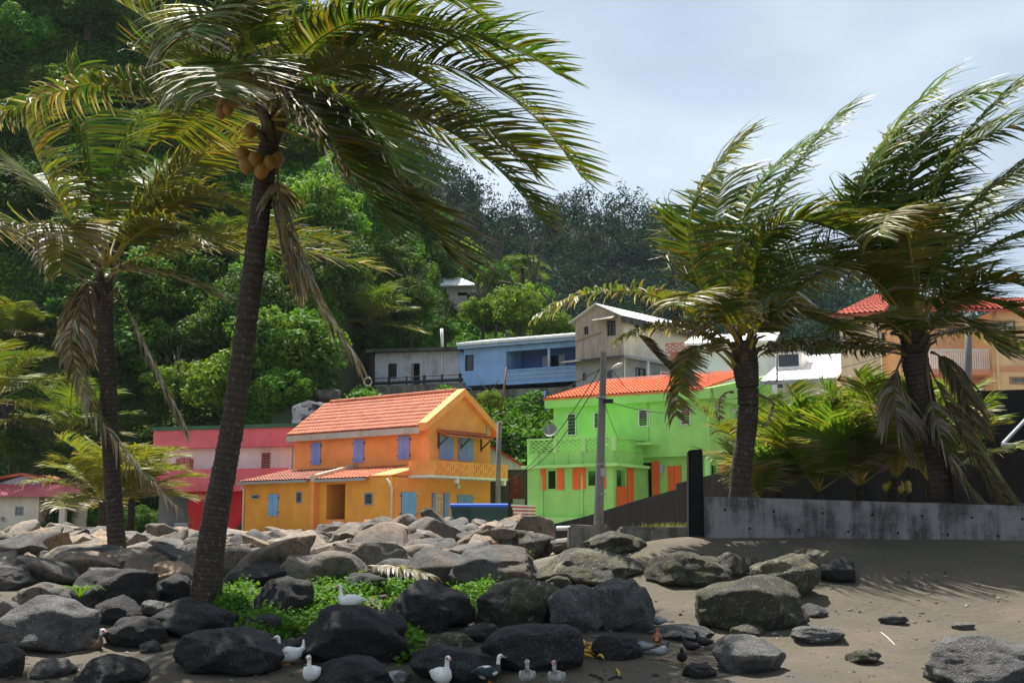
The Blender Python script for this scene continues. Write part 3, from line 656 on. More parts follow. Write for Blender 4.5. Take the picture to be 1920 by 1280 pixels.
panels = [lerp(sp0, sp1, k / 3) for k in range(4)]
for k in range(3):
    lattice('L', Dp, panels[k] + .14, panels[k + 1] - .14, zlat, zpt - .1, 6, .30, GR, G.root)
    G.hbox('L', Dp, panels[k] - .12, panels[k] + .12, zlat - .018, zpt - .09, .015, -.14, GRL, 'pier')
G.hbox('L', Dp, sp1 - .12, sp1, zlat - .018, zpt - .09, .015, -.14, GRL, 'pier')
lattice('R', sp0, Dp + .2, -.02, zlat, zpt - .1, 6, .30, GR, G.root)
G.box(sp0 - .04, sp1 + .02, Dp - .04, Dp + .16, zpt - .085, zpt, GRL, 'coping'); G.box(sp0 - .035, sp0 + .155, Dp + .162, -.01, zpt - .085, zpt - .002, GRL, 'coping')
for k in range(5): G.pipe([G.pos('L', Dp, lerp(sp0, sp1, .18 + k * .17), zlat - .05, .03), G.pos('L', Dp, lerp(sp0, sp1, .18 + k * .17), zsl + .15, .03)], .03, GRL, 'drain_pipe', 6)
for a_ in (.35, .82): G.pipe([G.pos('L', Dp, lerp(sp0, sp1, a_), zsl - .3, .04), G.pos('L', Dp, lerp(sp0, sp1, a_), gz, .04)], .045, GRL, 'drain_pipe', 6)
zk = G.onL(1000, 970, Dp)[1]; G.box(sp0 + .2, sp1 + .1, Dp - .35, Dp - .002, .9, zk, GRL, 'plinth')

# ---------------------------------------------------------------- grey house and blue house on the terrace
B = House('blue_house', 'blue house with white roof and breeze block veranda above the retaining wall', 868, 88.2, 152, 10.5)
# its front wall runs to the right: use negative s
BLW = paint('blue_render', (.27, .48, .80), .22, dirtc=(.1, .13, .2)); DBL = paint('deep_blue_render', (.09, .22, .55), .2)
s_r = B.onL(1090, 690)[0]; s_v = B.onL(949, 690)[0]; ztop = B.onL(868, 655)[1]; zbot = B.onL(868, 724)[1]
ww = B.rect('L', 0, (872, 665, 888, 695))
B.wall('L', 0, s_v, 0, zbot, ztop, BLW, [ww], th=.2); B.window('L', 0, ww, IRON(), 0, 0)
B.box(-.2, -.001, .205, 6, zbot, ztop, BLW, 'wall'); B.box(s_v, s_v + .2, .205, 2.4, zbot, ztop, BLW, 'wall')
vd_ = [B.rect('L', 2.4, (968, 668, 980, 712)), B.rect('L', 2.4, (1030, 666, 1048, 712))]
B.wall('L', 2.4, s_r, s_v, zbot, ztop, DBL, [(q[0], q[1], zbot + .1, q[3]) for q in vd_], th=.2)
B.shutter('L', 2.36, (vd_[1][1] + .02, vd_[1][1] + .5, zbot + .2, vd_[1][3]), paint('pale_blue_door', (.5, .6, .72), .1), 1); B.shutter('L', 2.36, (vd_[1][0] - .5, vd_[1][0] - .02, zbot + .2, vd_[1][3]), MATS['pale_blue_door'], 1)
B.box(s_r, 0, 5.8, 6, zbot, ztop, BLW, 'wall'); B.box(s_r, s_r + .2, 2.6, 5.8, zbot, ztop, BLW, 'wall')
B.box(s_r, s_v - .002, 0, 2.39, zbot - .1, zbot + .12, DBL, 'veranda_floor'); B.box(s_r, s_v, .0, .25, ztop - .02 - .35, ztop - .001, BLW, 'beam')
zv0, zv1 = B.onL(1000, 713)[1], B.onL(1000, 692)[1]; n = 26
mb = MB(); da = (s_v - s_r) / n
for i in range(n):
    for j in range(3):
        a, z = s_r + i * da, lerp(zv0, zv1, j / 3); hz = (zv1 - zv0) / 3
        for (p, q, r, s) in ((0, .16, 0, 1), (.84, 1, 0, 1), (.16, .84, 0, .2), (.16, .84, .8, 1), (.40, .60, .2, .8), (.16, .40, .42, .58), (.60, .84, .42, .58)): B.hb(mb, 'L', 0, a + p * da + .001, a + q * da - .001, z + r * hz, z + s * hz, -.02, -.1)
mb.build('breeze_block_screen', paint('pale_blue_block', (.34, .52, .8), .1), B.root)
B.hbox('L', 0, s_r, s_v - .002, zbot - .1, zv0 - .002, .01, -.12, BLW, 'parapet'); B.hbox('L', 0, s_r, s_v - .002, zv1 + .002, zv1 + .08, .02, -.12, BLW, 'rail')
q = B.onL(1028, 690)[0]; B.pipe([B.P(q, .12, zv1 + .08), B.P(q, .12, ztop - .36)], .1, plain('pale_column', (.5, .6, .75), .6), 'column')
zr2 = B.onL(868, 645)[1]
slab_roof('roof', B.P(.35, -.5, zr2), B.P(s_r - .2, -.5, zr2), B.P(.35, 4, zr2 + .85), B.P(s_r - .2, 4, zr2 + .85), .16, paint('white_roof', (.78, .78, .78), .12), B.root, 14)
B.box(s_r - .1, .3, -.42, -.3, ztop - .02, zr2 - .17, paint('roof_fascia', (.30, .42, .58), .2), 'fascia')
B.box(s_r, -.01, .21, 5.79, ztop + .002, ztop + .1, BLACKIN(), 'ceiling')

Q = House('grey_house', 'weathered grey concrete cottage with dark flat roof beside the blue house', 858, 88.6, 168, 10.8)
GRY = stained_concrete('grey_render', (.42, .44, .47), (.18, .18, .19), (.36, .5)); DRK = stained_concrete('black_concrete', (.12, .115, .105), (.018, .018, .018), (.45, .62))
s1 = Q.onL(703, 690)[0]; zt_, zb_ = Q.onL(780, 660)[1], Q.onL(780, 722)[1]
qw = Q.rect('L', 0, (728, 681, 744, 710)); qd = Q.rect('L', 0, (771, 681, 787, 721))
Q.wall('L', 0, 0, s1, zb_, zt_, GRY, [qw, (qd[0], qd[1], zb_ + .05, qd[3])]); Q.wall('R', 0, .225, 4, zb_, zt_, GRY); Q.box(s1 - .2, s1, .225, 4, zb_, zt_, GRY, 'wall'); Q.box(.2, s1, 3.8, 4, zb_, zt_, GRY, 'wall')
Q.window('L', 0, qw, IRON(), 1, 0); Q.shutter('L', -.02, (qd[1] - .2, qd[1], zb_ + .05, qd[3]), plain('old_door', (.22, .21, .2), .8), 1)
Q.box(-.2, s1 + .5, -.6, 4.2, zt_ + .002, zt_ + .22, DRK, 'roof')
Q.pipe([Q.P(1.2, -.1, zb_), Q.P(1.2, -.1, zt_ - .1)], .06, WHITE()); 
vp = House('vent_pipe', 'tall white vent pipe rising above the flat roof of the grey cottage', 827, 89.3, 168, 13, 'pipe')
vp.pipe([vp.P(0, 0, zt_ + .2), at(828, 616, 89.3)], .11, WHITE(), 'pipe_shaft')
# ---------------------------------------------------------------- retaining wall below the terrace, with railing
RT = House('retaining_wall', 'dark stained concrete retaining wall under the blue and grey houses', 1086, 82.9, 160, 6.5, 'wall')
sR = RT.onL(660, 735)[0]; zt2 = RT.onL(1086, 724)[1]; zt3 = RT.onL(660, 728)[1]
CON = stained_concrete('wall_concrete', (.21, .195, .17), (.035, .033, .03), (.44, .56))
s_step = RT.onL(868, 735)[0]
RT.box(0, s_step, 0, .5, 5, zt2, CON, 'wall_panel'); RT.box(s_step + .002, sR, 0.05, .5, 5, zt3 + .1, CON, 'wall_panel')
mb = MB(); z_ = zt3 + .1
for k in range(7): a = lerp(s_step + .3, sR - .1, k / 6); mb.tube([RT.P(a, .2, z_), RT.P(a, .2, z_ + .62)], .06 if k % 2 else .1, 6)
mb.tube([RT.P(s_step + .1, .2, z_ + .55), RT.P(sR, .2, z_ + .55)], .035, 6); mb.tube([RT.P(s_step + .1, .2, z_ + .2), RT.P(sR, .2, z_ + .2)], .12, 6); mb.build('railing', IRON(), RT.root)
mb = MB(); c = at(690, 714, 86.6)
for k in range(3): mb.tube([c + Vector((.22 * math.cos(a) * (1 + .15 * k), -.03 * k, .3 * math.sin(a) - .05 * k)) for a in [i * math.pi / 8 for i in range(17)]], .022, 5)
tag(mb.build('rope_coil', plain('pale_rope', (.55, .5, .4), .9)), 'pale rope coil hung over the terrace railing', 'rope')
# ---------------------------------------------------------------- timber and concrete house
T = House('timber_clad_house', 'tall weathered house with bare timber gable above a grey concrete ground floor', 1169, 79.5, 140, 8.5)
WD = paint('bare_timber', (.42, .36, .29), .75, dirtc=(.06, .055, .05)); CRM = paint('cream_render', (.78, .68, .51), .35, dirtc=(.2, .15, .1))
sT = T.onL(1079, 640)[0]; tT = T.onR(1367, 640)[0]; zg0 = 8.5; zgm = T.onL(1169, 668)[1]; zev = T.onR(1172, 592)[1]; zpk = at(1123, 571, T.P(sT / 2, 0, 0).y).z
w1 = T.rect('L', 0, (1139, 601, 1154, 629)); w2 = T.rect('L', 0, (1096, 612, 1103, 627))
wr = [T.rect('R', 0, r) for r in ((1190, 599, 1216, 617), (1232, 604, 1252, 619), (1283, 611, 1309, 632))]
wm = [T.rect('R', 0, r) for r in ((1191, 690, 1218, 712),)]
n = 22
mb = MB()
T.wall('L', 0, 0, sT, zgm + .02, zev, WD, [w1, w2], th=.15, top=lambda a: lerp(zev, zpk, 1 - abs(a - sT / 2) / (sT / 2)))
for k in range(n):                                               # cladding boards
    a0_, a1_ = lerp(0, sT, k / n) + .006, lerp(0, sT, (k + 1) / n) - .006; am = (a0_ + a1_) / 2
    if any(w[0] - .05 < am < w[1] + .05 for w in (w1, w2)): continue
    zt_b = lerp(zev, zpk, 1 - abs(am - sT / 2) / (sT / 2)) - .05
    T.hbox('L', 0, a0_, a1_, zgm + .03, zt_b, .02 + .008 * (k % 3), .002, WD, 'plank')
T.window('L', -.02, w1, IRON(), 1, 2); T.window('L', -.02, w2, IRON(), 0, 0)
T.wall('R', 0, .155, tT, zgm + .02, zev, CRM, wr)
for r in wr[:2]: T.window('R', 0, r, plain('brown_frame', (.09, .06, .04), .7), 1, 0)
T.window('R', 0, wr[2], WHITE(), 1, 0)
q = T.rect('L', 0, (1120, 593, 1158, 600)); 
slab_roof('window_canopy', T.pos('L', 0, q[0], q[2], .6), T.pos('L', 0, q[1], q[2], .6), T.pos('L', 0, q[0], q[3] + .1, .03), T.pos('L', 0, q[1], q[3] + .1, .03), .05, WD, T.root)
mb = MB(); mb.tube([T.pos('L', 0, w2[1] + .6, w2[2] - .35, .06), T.pos('L', 0, w2[0] - 1.1, w2[3] - .5, .08)], .04, 6); mb.build('loose_batten', plain('tan_batten', (.35, .24, .13), .8), T.root)
GC = stained_concrete('grey_ground_floor', (.32, .325, .33), (.14, .14, .14), (.36, .5))
gl_ = T.rect('L', 0, (1091, 697, 1101, 715)); gl2 = T.rect('L', 0, (1137, 690, 1150, 720))
T.wall('L', 0, 0, sT, zg0, zgm, GC, [gl_, gl2]); T.wall('R', 0, .225, tT, zg0, zgm, GC, wm)
T.window('L', 0, gl_, METAL(), 0, 0); T.window('L', 0, gl2, METAL(), 0, 0); T.window('R', 0, wm[0], plain('brown_frame', (.09, .06, .04), .7), 2, 0)
slab_roof('ledge', T.P(-.2, -.6, zgm - .08), T.P(sT + .9, -.6, zgm - .08), T.P(-.2, -.01, zgm + .1), T.P(sT + .9, -.01, zgm + .1), .1, DRK, T.root)
T.box(-.6, -.01, .0, tT * .55, zgm - .12, zgm + .06, GC, 'balcony_slab')
mb = MB()
for k in range(24): t = lerp(1.5, tT * .55, k / 23); T.hb(mb, 'R', -.55, t, t + .05, zgm + .07, zgm + .85, .0, -.04)
T.hb(mb, 'R', -.55, 1.45, tT * .55 + .06, zgm + .86, zgm + .92, .01, -.06); mb.build('railing', WHITE(), T.root)
for t in (2.2, 6.0): T.pipe([T.P(-.5, t, zg0), T.P(-.5, t, zgm - .13)], .11, WHITE() if t < 3 else GC, 'column')
WRF = paint('white_sheet_roof', (.74, .74, .73), .25)
ovr = .35
for sgn in (0, 1):
    se = -ovr if sgn == 0 else sT + ovr; zq = zev - ovr * (zpk - zev) / (sT / 2) + .06
    slab_roof('roof', T.P(se, -.3, zq), T.P(se, tT + .2, zq), T.P(sT / 2, -.3, zpk + .06), T.P(sT / 2, tT + .2, zpk + .06), .07, WRF, T.root, 0)
T.box(-ovr - .05, -ovr + .02, -.3, tT, zev - .55, zev - .13, DRK, 'fascia')
T.pipe([T.P(-.06, .25, zev - .1), T.P(-.06, .25, zg0)], .06, CRM)
sg = T.rect('R', -.6, (1238, 697, 1253, 712)); so_ = House('notice_board', 'small white board with red lettering bars beside the grey ground floor', 1245, 79, 140, 9.5, 'sign')
mb = MB(); T.hb(mb, 'R', -.6, sg[0], sg[1], sg[2], sg[3], .04, 0); bd = mb.build('board', WHITE(), so_.root)
mb = MB(); dz_ = sg[3] - sg[2]; da_ = sg[1] - sg[0]
T.hb(mb, 'R', -.6, sg[0] + da_ * .1, sg[1] - da_ * .1, sg[2] + dz_ * .62, sg[2] + dz_ * .9, .046, .038); T.hb(mb, 'R', -.6, sg[0] + da_ * .2, sg[1] - da_ * .2, sg[2] + dz_ * .35, sg[2] + dz_ * .52, .046, .038); T.hb(mb, 'R', -.6, sg[0] + da_ * .12, sg[0] + da_ * .6, sg[2] + dz_ * .12, sg[2] + dz_ * .24, .046, .038)
mb.build('red_print', plain('sign_red', (.55, .03, .03), .6), so_.root); mb = MB(); mb.tube([T.P(-.55, (sg[0] + sg[1]) / 2, sg[2] + .1), T.P(-.55, (sg[0] + sg[1]) / 2, zg0 - .3)], .04, 6); mb.build('sign_post', METAL(), so_.root)

# ---------------------------------------------------------------- brick screen, white house
S_ = House('brick_screen_wall', 'orange brick screen wall with pink lattice top beside the grey ground floor', 1298, 74, 158, 8, 'wall')
sS = S_.onL(1257, 690)[0]; zs_t, zs_b = S_.onL(1280, 658)[1], 7.5
S_.wall('L', 0, 0, sS, zs_b, zs_t, paint('terracotta_render', (.50, .19, .10), .2), th=.2)
mb = MB(); zq = zs_t + .01
for i in range(4):
    for j in range(16):
        if (i + j) % 2 == 0: a = lerp(-1.6, sS + .3, j / 16); S_.hb(mb, 'L', 0, a, a + (sS + 1.9) / 16, zq + i * .11, zq + (i + 1) * .11, .02, -.12)
S_.hb(mb, 'L', 0, -1.6, sS + .3, zq - .07, zq - .002, .03, -.14); S_.hb(mb, 'L', 0, -1.6, sS + .3, zq + .442, zq + .5, .03, -.14); mb.build('lattice', paint('pink_lattice', (.6, .26, .2), .1), S_.root)
N = House('white_house', 'large white house with pale sloping roof behind the green house', 1452, 70, 165, 6.5)
WW = paint('bright_white', (.83, .83, .82), .1); sN = N.onL(1296, 690)[0]; zN = N.onL(1440, 640)[1]
N.wall('L', 0, 0, sN, 6.5, zN, WW); N.wall('R', 0, .225, 7, 6.5, zN, WW); N.box(.2, sN, 6.8, 7, 6.5, zN, WW, 'wall'); N.box(sN - .2, sN, .225, 6.8, 6.5, zN, WW, 'wall')
slab_roof('roof', N.P(-.4, -.5, zN), N.P(sN + .3, -.5, zN), N.P(-.4, 4.0, zN + 1.1), N.P(sN + .3, 4.0, zN + 1.1), .12, WW, N.root, 12)
# ---------------------------------------------------------------- cream house with big white roof
E = House('cream_house', 'low cream house under a broad white sheet roof with a roof window', 1580, 60, 157, 5)
sE = E.onL(1468, 740)[0]; zE = E.onL(1580, 712)[1]
CW = paint('cream_wall', (.68, .62, .54), .3)
E.wall('L', 0, 0, sE, 4, zE, CW); E.wall('R', 0, .225, 6, 4, zE, CW); E.box(sE - .2, sE, .225, 6, 4, zE, CW, 'wall')
slab_roof('roof', E.P(-.1, -.7, zE + .05), E.P(sE + .9, -.7, zE + .05), E.P(-.1, 6.2, zE + 2.1), E.P(sE + .9, 6.2, zE + 2.1), .1, WW, E.root, 10)
E.box(-.1, sE + .9, -.78, -.7, zE - .16, zE + .04, GC, 'gutter')
dq = E.P(2.6, 2.6, zE + 1.02); mb = MB(); mb.hexa([E.P(s, t, z) for z in (zE + .9, zE + 1.75) for s, t in ((2.0, 2.2), (3.3, 2.2), (3.3, 3.9), (2.0, 3.9))]); dm = mb.build('dormer', WW, E.root); E.hbox('L', 2.2, 2.15, 3.15, zE + 1.05, zE + 1.65, .02, -.01, glass(), 'pane', dm)
slab_roof('dormer_roof', E.P(1.85, 2.0, zE + 1.76), E.P(3.45, 2.0, zE + 1.76), E.P(1.85, 4.2, zE + 1.85), E.P(3.45, 4.2, zE + 1.85), .05, GC, E.root)

# ---------------------------------------------------------------- tan apartment building
A = House('tan_apartment_house', 'two storey tan apartment house with red tiled roof and white balcony railing', 1665, 58, 152, 4, 'building')
TAN = paint('tan_render', (.80, .54, .28), .15, dirtc=(.25, .15, .08)); CRT = paint('pale_tan_render', (.76, .60, .38), .2); BND = paint('salmon_band', (.68, .3, .17), .2)
sA = A.onL(1577, 690)[0]; zA_t = A.onL(1665, 588)[1]; zA_b = A.onL(1665, 706)[1]
aw = [A.rect('L', 0, r) for r in ((1646, 623, 1660, 641), (1608, 627, 1622, 644), (1646, 716, 1661, 730))]
A.wall('L', 0, 0, sA, 3, zA_t, CRT, aw); A.wall('R', 0, .225, 8, 3, zA_t, TAN); A.box(sA - .2, sA, .225, 8, 3, zA_t, CRT, 'wall')
for r in aw: A.window('L', 0, r, plain('brown_frame', (.09, .06, .04), .7), 0, 0)
A.box(-.08, sA + .05, -.08, -.002, zA_b - .1, zA_b + .06, BND, 'band'); A.box(-.082, -.002, -.001, 8, zA_b - .1, zA_b + .06, BND, 'band'); A.pipe([A.P(-.07, -.1, zA_t), A.P(-.07, -.1, 3)], .06, CRT)
A2 = House('tan_apartment_wing', 'x', 2060, 55, 180, 4, 'building'); bpy.data.objects.remove(A2.root); A2.root = A.root
s0_, s1_ = 0, A2.onL(1862, 650)[0]; s2_ = A2.onL(1690, 650, 3)[0]; zb2 = A2.onL(1900, 690)[1]; zt_2 = A2.onL(1900, 584)[1]
rw2 = A2.rect('L', 0, (1867, 600, 1905, 641)); rw3 = A2.rect('L', 0, (1893, 706, 1925, 720))
A2.wall('L', 0, s0_, s1_, 3, zt_2, TAN, [rw2, rw3]); A2.box(s1_ - .2, s1_, .225, 6, 3, zt_2, TAN, 'wall'); A2.wall('L', 3, s1_ + .002, s2_, 3, zt_2, CRT, [A2.rect('L', 3, (1700, 640, 1715, 690))])
bf = plain('tan_frame', (.42, .24, .11), .6); A2.window('L', .03, rw2, bf, 1, 1, d=.06); A2.louvre('L', .0, rw3, bf, plain('pale_slat', (.5, .52, .54), .5), 4)
for (f0, f1) in ((rw2[0] + .09, (rw2[0] + rw2[1]) / 2 - .05), ((rw2[0] + rw2[1]) / 2 + .05, rw2[1] - .09)):
    A2.hbox('L', 0, f0, f1, (rw2[2] + rw2[3]) / 2 + .02, rw2[3] - .09, -.03, -.045, WHITE(), 'blind')
A2.box(s0_, s1_ + .02, -.1, -.002, zb2 - .12, zb2 + .06, BND, 'band'); A2.box(s1_ + .003, s2_, .2, 2.99, zb2 - .25, zb2 - .02, BND, 'balcony_slab')
mb = MB(); sba, sbb = s1_ + .1, A2.onL(1745, 670, .25)[0]; nb = 26; zr0_, zr1_ = zb2, A2.onL(1800, 657, .25)[1]
for k in range(nb + 1): a = lerp(sba, sbb, k / nb); A2.hb(mb, 'L', .25, a, a + .045, zr0_, zr1_, .0, -.04)
A2.hb(mb, 'L', .25, sba, sbb + .05, zr1_ + .002, zr1_ + .06, .02, -.06); A2.hb(mb, 'L', .25, sba, sbb + .05, zr0_ - .01, zr0_ + .03, .015, -.055); mb.build('railing', WHITE(), A.root)
A2.box(s1_ + .003, s2_, 1.2, 1.4, 3, zb2 - .252, TAN, 'ground_wall'); A2.pipe([A2.P(s1_ - .12, -.1, zt_2), A2.P(s1_ - .12, -.1, 3)], .06, TAN)
dq = A2.rect('L', 1.2, (1822, 706, 1850, 745)); A2.shutter('L', 1.18, dq, paint('salmon_door', (.5, .27, .17), .2), 2)
tile_roof('roof', A2.P(s0_ - .3, -.5, zt_2 + .02), A2.P(s2_ + .1, -.5, zt_2 + .02), A2.P(s0_ - .3, 5, zt_2 + 1.5), A2.P(s2_ - 2.4, 5, zt_2 + 1.5), tile_mat('red_tile', (.48, .10, .06)), A.root)
tile_roof('roof', A.P(-.3, -.4, zA_t + .05), A.P(sA + .3, -.4, zA_t + .05), A.P(-.3, 3.2, zA_t + 1.5), A.P(sA - 1, 3.2, zA_t + 1.5), MATS['red_tile'], A.root)

# ---------------------------------------------------------------- small shack, cream cottage, hill house
X = House('timber_shack', 'small dark timber shack with white gable and red roof edge', 990, 69, 178, 1.3, 'shed')
sX = X.onL(905, 900)[0]; zX1 = X.onL(950, 880)[1]; zX2 = X.onL(918, 826)[1]
xd = X.rect('L', 0, (957, 892, 978, 935))
X.wall('L', 0, 0, sX, 1.2, zX1, paint('tarred_timber', (.05, .042, .036), .6), [xd], th=.1); X.shutter('L', 0, xd, paint('maroon_board', (.16, .012, .016), .4), 2)
X.wall('L', 0, 0.1, sX, zX1 + .002, zX1 + .05, paint('whitewash', (.62, .6, .58), .3), th=.1, top=lambda a: lerp(zX1 + .06, zX2, a / sX))
slab_roof('roof', X.P(-.25, -.3, zX1 - .05), X.P(-.25, 4, zX1 - .05), X.P(sX + .1, -.3, zX2 + .1), X.P(sX + .1, 4, zX2 + .1), .14, paint('red_roof_edge', (.35, .03, .03), .4), X.root)
X.box(0, .1, .105, 4, 1.2, zX1 - .2, MATS['tarred_timber'], 'wall')
sl2 = X.rect('L', -.3, (962, 935, 984, 955)); mb = MB()
for k in range(7): a = lerp(sl2[0], sl2[1], k / 7); X.hbox('L', -.3, a + .01, a + .1, 1.3, sl2[3], .03, 0, plain('silver_board', (.3, .29, .28), .8), 'plank')
V_ = House('cream_cottage', 'single storey cream cottage with red tiled roof and porch', 70, 78, 178, 1.2)
CR2 = paint('cottage_cream', (.82, .70, .58), .2); sV = V_.onL(-90, 950)[0]; zV = V_.onL(40, 925)[1]
vw = V_.rect('L', 0, (28, 949, 44, 966)); V_.wall('L', 0, 0, sV, 1.1, zV, CR2, [vw]); V_.window('L', 0, vw, METAL(), 1, 1, plain('grey_glass', (.2, .22, .25), .3))
V_.box(0, .2, .225, 7, 1.1, zV, CR2, 'wall'); V_.box(.2, sV, 6.8, 7, 1.1, zV + 1.0, CR2, 'wall')
sp_ = V_.onL(160, 950, 2)[0]; bw = V_.rect('L', 2.2, (84, 948, 104, 965)); bd_ = V_.rect('L', 2.2, (121, 956, 136, 990))
V_.wall('L', 2.2, sp_, -.002, 1.1, zV - .1, CR2, [bw, (bd_[0], bd_[1], 1.15, bd_[3])]); V_.window('L', 2.2, bw, IRON(), 0, 0)
q = V_.onL(118, 960, -.1)[0]; V_.box(q - .18, q + .18, -.25, .1, 1.1, zV - .15, CR2, 'column')
slab_roof('porch_roof', V_.P(sp_ - .2, -.5, zV - .1), V_.P(sV, -.5, zV - .1), V_.P(sp_ - .2, 2.4, zV + .65), V_.P(sV, 2.4, zV + .65), .1, paint('pink_sheet_roof', (.62, .16, .18), .2), V_.root, 26)
zpV = V_.onL(51, 891, 3)[1]; sK = V_.onL(51, 900, 3)[0]
for e in (V_.onL(92, 908, 2.4)[0], 2 * sK - V_.onL(92, 908, 2.4)[0] + 2): tile_roof('roof', V_.P(e, 2.2, zV + .72), V_.P(e, 7.4, zV + .72), V_.P(sK, 2.2, zpV + .1), V_.P(sK, 7.4, zpV + .1), tile_mat('orange_tile', (.60, .16, .08)), V_.root)
a_e = V_.onL(92, 908, 2.4)[0]
V_.wall('L', 2.45, a_e + .3, 2 * sK - a_e + 1.6, zV + .3, zV + .7, GRY, [], 'gable', th=.2, top=lambda a: lerp(zV + .7, zpV - .02, max(0, 1 - abs(a - sK) / abs(sK - a_e))))
pl = House('cottage_garden_wall', 'low cream garden wall in front of the cream cottage', 165, 70, 179, 1.2, 'wall'); pl.box(pl.onL(105, 990)[0] - 1.9, pl.onL(-90, 990)[0], 0, .2, .9, pl.onL(40, 988)[1], paint('old_cream_wall', (.5, .46, .36), .5), 'wall_panel')
pl.box(-.3, .5, -.02, .18, .9, pl.onL(150, 987)[1], MATS['old_cream_wall'], 'gate_pier')
U = House('hilltop_house', 'pale pink house with white roof among trees on the hill', 884, 122, 172, 22)
sU = U.onL(800, 540)[0]; zU, zU0 = U.onL(850, 537)[1], U.onL(850, 556)[1]; uw = U.rect('L', 0, (858, 548, 876, 554))
PU = paint('dusty_pink', (.60, .47, .46), .2); U.wall('L', 0, 0, sU, zU0 - 3, zU, PU, [uw]); U.box(0, .2, .225, 5, zU0 - 3, zU, PU, 'wall'); U.box(sU - .2, sU, .225, 5, zU0 - 3, zU, PU, 'wall'); U.box(.2, sU, 4.8, 5, zU0 - 3, zU, PU, 'wall')
zUr = U.onL(830, 515, 2.5)[1]; mb = MB(); ee = [U.P(-.5, -.6, zU + .02), U.P(sU + .5, -.6, zU + .02), U.P(sU + .5, 5.6, zU + .02), U.P(-.5, 5.6, zU + .02)]; rr = [U.P(2.4, 2.5, zUr), U.P(sU - 2, 2.5, zUr)]
mb.add(ee + rr, [(0, 1, 5, 4), (1, 2, 5), (2, 3, 4, 5), (3, 0, 4), (3, 2, 1, 0)]); mb.build('roof', WW, U.root); U.box(-.5, sU + .5, -.62, -.55, zU - .15, zU + .01, GC, 'gutter')

# ================================================================ WALLS OF THE FOREGROUND
FW = stained_concrete('seawall_concrete', (.21, .205, .2), (.022, .021, .02), (.45, .55), grain=70)
BLK = stained_concrete('black_stained_wall', (.018, .017, .016), (.004, .004, .004), (.46, .62))
wl = empty('concrete_sea_wall', (3.4, 22, 1.5), 'long grey stained concrete wall at the head of the sand', 'wall')
p0, p1 = at(1322, 930, 22.0), at(1925, 948, 21.6); mb = MB(); n = 12
dx = (p1 - p0); ext = 2.2
for k in range(n):
    a, b = p0 + dx * (k / n * ext), p0 + dx * ((k + 1) / n * ext - .0008)
    mb.hexa([(a.x, a.y, .9), (b.x, b.y, .9), (b.x, b.y + .22, .9), (a.x, a.y + .22, .9), (a.x, a.y, a.z), (b.x, b.y, b.z), (b.x, b.y + .22, b.z), (a.x, a.y + .22, a.z)])
mb.build('wall_panel', FW, wl)
for k in range(9):
    for dz_ in (.22, .52):
        q = p0 + dx * ((k + .4 + (.5 if dz_ > .4 else 0)) / 6.5); mb = MB(); mb.tube([(q.x, q.y - .004, q.z - dz_), (q.x, q.y + .05, q.z - dz_)], .022, 8); mb.build('weep_hole', plain('hole_shade_black', (.004, .004, .004), .95), wl)  # black plugs paint the shade inside the drain holes
pz = at(1303, 842, 22.3); pb = at(1303, 985, 22.3); mb = MB(); r = .135
mb.hexa([(pb.x - r, pb.y - r, 1.0), (pb.x + r, pb.y - r, 1.0), (pb.x + r, pb.y + r, 1.0), (pb.x - r, pb.y + r, 1.0), (pz.x - r * .95, pz.y - r, pz.z - .02), (pz.x + r * .85, pz.y - r, pz.z), (pz.x + r * .85, pz.y + r, pz.z), (pz.x - r * .95, pz.y + r, pz.z - .03)])
o = mb.build('concrete_post', BLK); tag(o, 'black weathered concrete post at the end of the sea wall', 'post')
bm = bmesh.new(); bm.from_mesh(o.data); bmesh.ops.bevel(bm, geom=bm.edges, offset=.02, segments=2, affect='EDGES'); bm.to_mesh(o.data); bm.free()
rw_ = empty('ramp_wall', at(1150, 985, 40), 'black stained ramp wall climbing beside the green house', 'wall')
prof = [(1003, 990, 46), (1100, 967, 42), (1200, 936, 38), (1268, 917, 35.5)]; mb = MB()
for (x0, y0, Y0), (x1, y1, Y1) in zip(prof, prof[1:]):
    a, b = at(x0, y0, Y0), at(x1, y1, Y1); mb.hexa([(a.x, a.y, .8), (b.x, b.y, .8), (b.x, b.y + .25, .8), (a.x, a.y + .25, .8), a, b, (b.x, b.y + .25, b.z), (a.x, a.y + .25, a.z)])
a, b = at(1269, 906, 35.4), at(1420, 868, 31); mb.hexa([(a.x, a.y, .8), (b.x, b.y, .8), (b.x, b.y + .25, .8), (a.x, a.y + .25, .8), a, b, (b.x, b.y + .25, b.z), (a.x, a.y + .25, a.z)])
mb.build('wall_panel', BLK, rw_)
def stone_block(name, label, pts8, mat, cat='block'):
    mb = MB(); mb.hexa(pts8); o = mb.build(name, mat)
    bm = bmesh.new(); bm.from_mesh(o.data); bmesh.ops.bevel(bm, geom=bm.edges, offset=.04, segments=2, affect='EDGES'); bmesh.ops.subdivide_edges(bm, edges=bm.edges, cuts=3, use_grid_fill=True)
    for v in bm.verts: v.co += Vector((nz(*(v.co * 3)), nz(*(v.co * 3 + Vector((5, 0, 0)))), nz(*(v.co * 3 + Vector((0, 5, 0)))))) * .018
    bm.to_mesh(o.data); bm.free(); return tag(o, label, cat)
def slabpx(x0, x1, y0, y1, Y, d):
    a, b, c, e = at(x0, y1, Y), at(x1, y1, Y), at(x0, y0, Y), at(x1, y0, Y); dv = Vector((0, d, 0)); dn = Vector((0, 0, .25))
    return [a - dn, b - dn, b + dv - dn, a + dv - dn, c, e, e + dv, c + dv]
stone_block('low_kerb', 'mossy black concrete kerb in front of the post', slabpx(1162, 1320, 987, 1006, 22.4, .7), CON, 'kerb')
